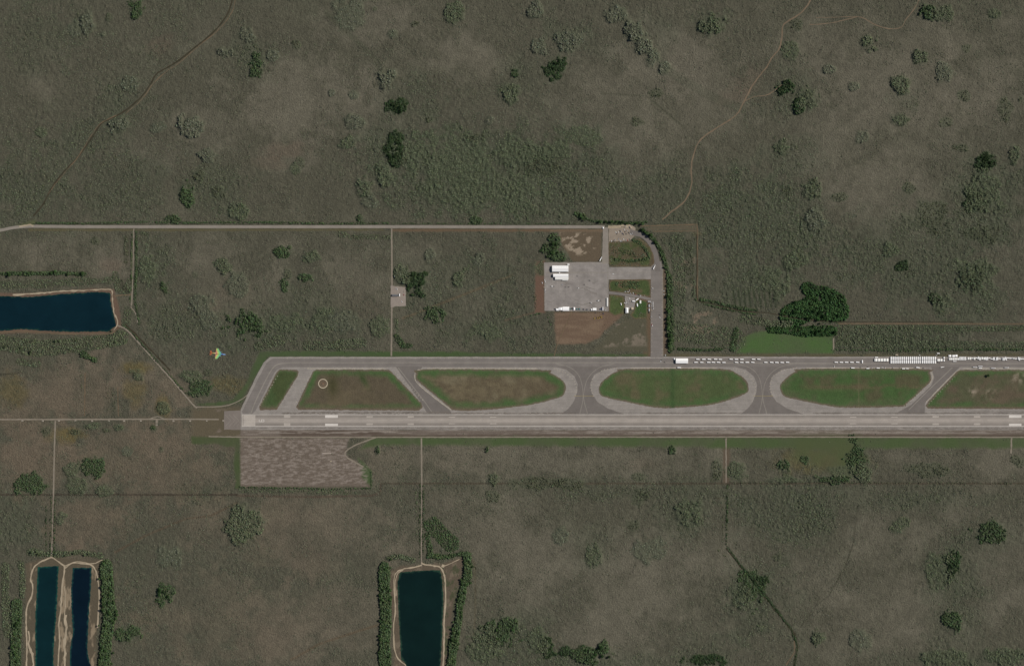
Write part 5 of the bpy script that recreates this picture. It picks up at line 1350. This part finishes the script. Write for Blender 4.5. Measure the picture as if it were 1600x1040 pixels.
# mixed row to the right edge
rr = random.Random(11)
x = 1510.4; i = 0
MIXL = {'trailer_up': 'white trailer crosswise in the packed mixed row at the far right of the taxiway', 'trailer_flat': 'white trailer lengthwise in the packed mixed row at the far right of the taxiway', 'car': 'white pickup in the packed mixed row at the far right of the taxiway', 'unit': 'grey-white pitched unit in the packed mixed row at the far right of the taxiway'}
G_ = 'tightly packed mixed row at the far right'
plan = 'cuufufTTTuuTTTffTTcTTfccTTTTffcffcTTffucfffTcffuffTffTffff'
for ch in plan:
    if x > 1612: break
    y0 = 560.0 + rr.uniform(-.6, .6) - (.6 if 1522 < x < 1535 else 0)
    if ch == 'T':
        place('mx', box_trailer(3.2, 11.5, M_wht), x, y0 + .1, 90 + rr.uniform(-9, 9), MIXL['trailer_up'], 'trailer', G_, .36); x += 1.75
    elif ch == 'f':
        place('mf', box_trailer(3.2, 8.5, M_wht), x + 1, y0 + rr.uniform(-1, 1), rr.uniform(-8, 8), MIXL['trailer_flat'], 'trailer', G_, .36); x += 3.6
    elif ch == 'u':
        place('mu', modular('y', 6.2, 9, M_wht2, 3, 1.2), x + .8, y0 - .3, 0, MIXL['unit'], 'modular unit', G_, .36); x += 3.0
    else:
        place(('pickup', 'white'), pickup('white'), x, y0 + rr.uniform(-1, 1), 90 + rr.uniform(-20, 20), MIXL['car'], 'pickup truck', G_, .36, 1.12); x += 1.5
place('row', box_trailer(), 1369.3, 557.9, -2, 'white box trailer above the five joined pitched units', 'trailer', None, .32, .9)
place('tanT', box_trailer(3.4, 10, M_tan), 1401, 554, 0, 'tan trailer on the verge above the left part of the double block', 'trailer', None, .1)
cars([('pickup', 'white', 1436.4, 554.6, 10, 'white pickup on the verge above the right part of the double block'), ('car', 'silver', 1463, 554.8, 0, 'silver car on the verge left of the three square units'), ('car', 'dark', 1465, 566, 70, 'dark car right of the foot of the double block, left of two'), ('car', 'dark', 1468, 567.2, 10, 'dark car right of the foot of the double block, right of two'), ('pickup', 'white', 1303.4, 571.9, 60, 'white pickup on the lower edge of the taxiway, left of the first trailer there'), ('car', 'dark', 1344.3, 573.8, 20, 'dark car on the lower edge of the taxiway below the crosswise trailer'), ('pickup', 'dark', 1355.8, 573.3, 0, 'dark pickup against the white trailer on the lower taxiway edge'), ('car', 'silver', 1362.4, 574.4, 0, 'silver car between white trailers on the lower taxiway edge'), ('car', 'silver', 1376.8, 574.2, 90, 'silver car, left of three parked crosswise on the lower edge'), ('car', 'white', 1379.2, 574.1, 90, 'white car, middle of three parked crosswise on the lower edge'), ('pickup', 'white', 1382.6, 574.1, 90, 'white pickup, right of three parked crosswise on the lower edge'), ('pickup', 'silver', 1395.2, 574.1, 0, 'silver pickup on the lower edge below the double block'), ('pickup', 'tan', 1406, 574.2, 10, 'tan pickup on the lower edge below the double block'), ('car', 'dark', 1429, 574.3, 0, 'dark car left of the white trailer on the lower edge near the bend'), ('car', 'dark', 1442.5, 574.6, 0, 'dark car right of the white trailer on the lower edge near the bend')], None, z=.38)
place('row', box_trailer(), 1466, 551.8, 0, 'white trailer alone on the grass above the pair of pitched units', 'trailer', None, .1, .8)
place('row', box_trailer(), 1332.3, 574.5, 2, 'white trailer on the lower taxiway edge below the file of five', 'trailer', None, .38)
place('row', box_trailer(), 1355.9, 575.2, 0, 'white trailer on the lower taxiway edge with a dark pickup beside it', 'trailer', None, .39, .9)
place('row', box_trailer(), 1371.9, 574.7, 2, 'white trailer on the lower taxiway edge below the five joined units', 'trailer', None, .38, .9)
place('row', box_trailer(), 1411.6, 575.6, 2, 'white trailer on the lower edge, left of a touching pair below the double block', 'trailer', None, .38, .9)
place('row', box_trailer(), 1417.6, 575.5, 0, 'white trailer on the lower edge, right of a touching pair below the double block', 'trailer', None, .38, .8)
place('row', box_trailer(), 1434, 573.9, 4, 'white trailer on the lower edge near the bend into the slanting taxiway', 'trailer', None, .38)
place('semi', semi(), 1492, 564.2, 0, 'white lorry on the taxiway below the joined row of six units', 'truck', None, .38, .8)
place('semi', semi(), 1472.6, 573.2, -10, 'white lorry at the mouth of the slanting taxiway', 'truck', None, .4, .8)
place('gsemi', semi(M_gry), 1523.6, 573.2, 0, 'grey lorry on the lower taxiway edge, left of the long grey trailer', 'truck', None, .38)
place('glong', box_trailer(3.6, 17, M_gry), 1531.5, 571.9, 0, 'long grey trailer on the taxiway near the right edge', 'trailer', None, .38)
place('gt2', box_trailer(3.4, 13, M_wht2), 1531.5, 574.6, 0, 'off-white trailer just below the long grey one', 'trailer', None, .38)
place('gsemi', semi(M_gry), 1552, 574.8, 0, 'grey lorry on the lower taxiway edge, above the lone dark tree', 'truck', None, .38)
place('gsemi', semi(M_gry), 1573, 574.0, 0, 'grey lorry on the lower taxiway edge, rightmost of the three', 'truck', None, .38)

# ------------------------------------------------------------------ windsock ring, approach lights, aircraft
h = thing('windsock_circle', 'pale painted ring of stones round a windsock on the grass between taxiways', 'marker ring', W((504.6, 599), .4))
V, F = [], []
N = 48
for i_ in range(N):
    a = 2 * math.pi * i_ / N
    for r_, z_ in ((15.6, 0), (15.8, .3), (18.6, .3), (18.8, 0)): V.append((r_ * math.cos(a), r_ * math.sin(a), z_))
for i_ in range(N):
    j_ = (i_ + 1) % N
    for k_ in range(3): F.append((i_ * 4 + k_, j_ * 4 + k_, j_ * 4 + k_ + 1, i_ * 4 + k_ + 1))
link_mesh('ring', V, F, pavement('pale_ring_stone', (176, 166, 146), var=.1), h)
V, F = [(15.5 * math.cos(2 * math.pi * k / 40), 15.5 * math.sin(2 * math.pi * k / 40), .06) for k in range(40)], [tuple(range(40))]
link_mesh('bare_centre', V, F, pavement('bare_ring_soil', (98, 86, 72), var=.15, grain=.2), h)
h = thing('windsock', 'small windsock on a pole in the middle of the pale ring', 'windsock', W((504.4, 599), .5))
MB().cyl((0, 0, 0), .9, .3, 'z', 12).build('base', M_gry, h); MB().cyl((0, 0, .3), .12, 6.5, 'z', 8).build('pole', M_gry, h); MB().cyl((.2, 0, 6.3), .55, 3.4, 'x', 10, .25).build('sock', paint('orange_sock', (.6, .2, .05), .7), h)
h = thing('concrete_slab', 'long pale concrete slab lying in the worn clearing below the runway', 'slab', W((511, 707.8), .05))
MB().box(-18, 18, -1.9, 1.9, 0, .35, .05).build('slab', pavement('pale_slab', (158, 148, 138), var=.1), h)
MB().box(-17.2, -16.4, -1.5, 1.5, .35, .5).build('kerb', M_gry, h)
h = thing('concrete_slab', 'short pale slab just below the long one in the worn clearing', 'slab', W((517, 720.3), .05))
MB().box(-3.6, 3.6, -1.3, 1.3, 0, .3, .05).build('slab', pavement('pale_small_slab', (168, 158, 138), var=.1), h)
def appr():
    t = thing('approach_light', '', 'approach light')
    MB().box(-4.5, 4.5, -3.2, 3.2, 0, .2, .05).build('pad', M_sandpad, t)
    MB().box(-.12, .12, -2.5, 2.5, 1.0, 1.2).build('crossbar', M_gry, t)
    for s in (-2.2, 0, 2.2): MB().cyl((0, s, .2), .1, .85, 'z', 6).build('post', M_gry, t)
    for s in (-2.2, -1.1, 0, 1.1, 2.2): MB().cyl((0, s, 1.2), .28, .35, 'z', 8).build('lamp', M_gls, t)
    return t
M_sandpad = pavement('pale_pad', (150, 142, 130), var=.1)
apx = [35, 67, 92, 118, 144, 170, 194, 220, 245, 271, 297, 323]
for i, px in enumerate(apx):
    place('appr', appr, px, 657.2 if px != 245 else 663.5, 0, ORD[len(apx) - 1 - i] + ' approach light pad west of the runway end along the pale track', 'approach light', 'approach lights along the pale track', .12, .8 if px != 323 else .65)
place('appr', appr, 349, 656.8, 0, 'approach light pad touching the end of the grey blast pad', 'approach light', 'approach lights along the pale track', .3, .8)

# aircraft in flight, high above the marsh
ALT = 1080.0
m_air, nt, b = base_mat('sensor_fringe_bands', .35, .4)  # red-to-blue sensor fringing painted into the body colour, not a livery
tc = nt.nodes.new('ShaderNodeTexCoord'); sp = nt.nodes.new('ShaderNodeSeparateXYZ'); nt.links.new(tc.outputs['Object'], sp.inputs[0])
ab = nt.nodes.new('ShaderNodeMath'); ab.operation = 'ABSOLUTE'; nt.links.new(sp.outputs['Y'], ab.inputs[0])
ml = nt.nodes.new('ShaderNodeMath'); ml.operation = 'MULTIPLY_ADD'; ml.inputs[1].default_value = .42
nt.links.new(ab.outputs[0], ml.inputs[0]); nt.links.new(sp.outputs['X'], ml.inputs[2])
cr = nt.nodes.new('ShaderNodeValToRGB')
nt.links.new(remap(nt, ml.outputs[0], -27, 27, 0, 1), cr.inputs['Fac'])
stops = [(0, (140, 74, 56)), (.16, (160, 96, 66)), (.26, (170, 150, 84)), (.36, (206, 190, 140)), (.43, (180, 96, 104)), (.5, (190, 170, 110)), (.57, (150, 190, 110)), (.64, (110, 180, 130)), (.7, (96, 170, 176)), (.78, (84, 100, 186)), (.9, (130, 168, 204)), (1, (66, 84, 160))]
e = cr.color_ramp.elements
while len(e) < len(stops): e.new(.5)
for q, (p_, c_) in zip(e, stops): q.position = p_; q.color = (*A(c_), 1)
nt.links.new(cr.outputs['Color'], b.inputs['Base Color'])
loc = W((340.2, 552.3)); kz = (CAM_H - ALT) / CAM_H
pl = thing('airliner', 'airliner in flight with colour fringing painted on from red tail to blue nose', 'aeroplane', (loc[0] * kz, loc[1] * kz, ALT), math.radians(-7))
prof = [(-26, .35, 1.2), (-22, 1.2, .8), (-14, 1.95, .1), (-4, 2.1, 0), (12, 2.1, 0), (20, 1.9, -.1), (24, 1.3, -.35), (26, .35, -.6)]
MB().loft([[(x_, r_ * math.cos(a), zc + r_ * math.sin(a)) for a in np.linspace(0, 6.2832, 15)[:-1]] for x_, r_, zc in prof]).build('fuselage', m_air, pl)
for s in (-1, 1):
    def slab(pts, t0, t1):
        return MB().loft([[(x_, s * y_, z_ - t) for x_, y_, z_, t in pts], [(x_, s * y_, z_ + t) for x_, y_, z_, t in pts]])
    slab([(-7, 1.6, -.6, .5), (10, 1.6, -.6, .5), (0, 18.0, .8, .15), (-6, 18.0, .8, .15)], 0, 0).build('wing', m_air, pl)
    slab([(-24.5, .8, 1.3, .25), (-17.5, .8, 1.3, .25), (-20.5, 7.6, 1.6, .1), (-25, 7.6, 1.6, .1)], 0, 0).build('tailplane', m_air, pl)
    MB().loft([[(x_, s * 6.2 + r_ * math.cos(a), -2.0 + r_ * math.sin(a)) for a in np.linspace(0, 6.2832, 11)[:-1]] for x_, r_ in ((3.5, .7), (6, 1.1), (9.5, 1.15), (10.5, .95))]).build('engine', m_air, pl)
MB().loft([[(-25.5, -.2, 1.8), (-18, -.2, 1.9), (-22.5, -.1, 7.5), (-26, -.1, 7.5)], [(-25.5, .2, 1.8), (-18, .2, 1.9), (-22.5, .1, 7.5), (-26, .1, 7.5)]]).build('tail_fin', m_air, pl)
MB().box(22.2, 23.6, -.9, .9, .35, .9, .1).build('cockpit_window', M_gls, pl)
pl.scale = (1.08, 1.0, 1.0)

# smaller details: lone tree between the taxiways
p = (1543.5, 586.5)
t = thing('tree', 'lone dark green tree on the grass between the taxiways near the right edge', 'tree', W(p, .4))
for q_, me in (('crown', CROWN['E'][1]), ('trunk', TRUNK[1])):
    c = bpy.data.objects.new(q_, me); COL.objects.link(c); c.parent = t
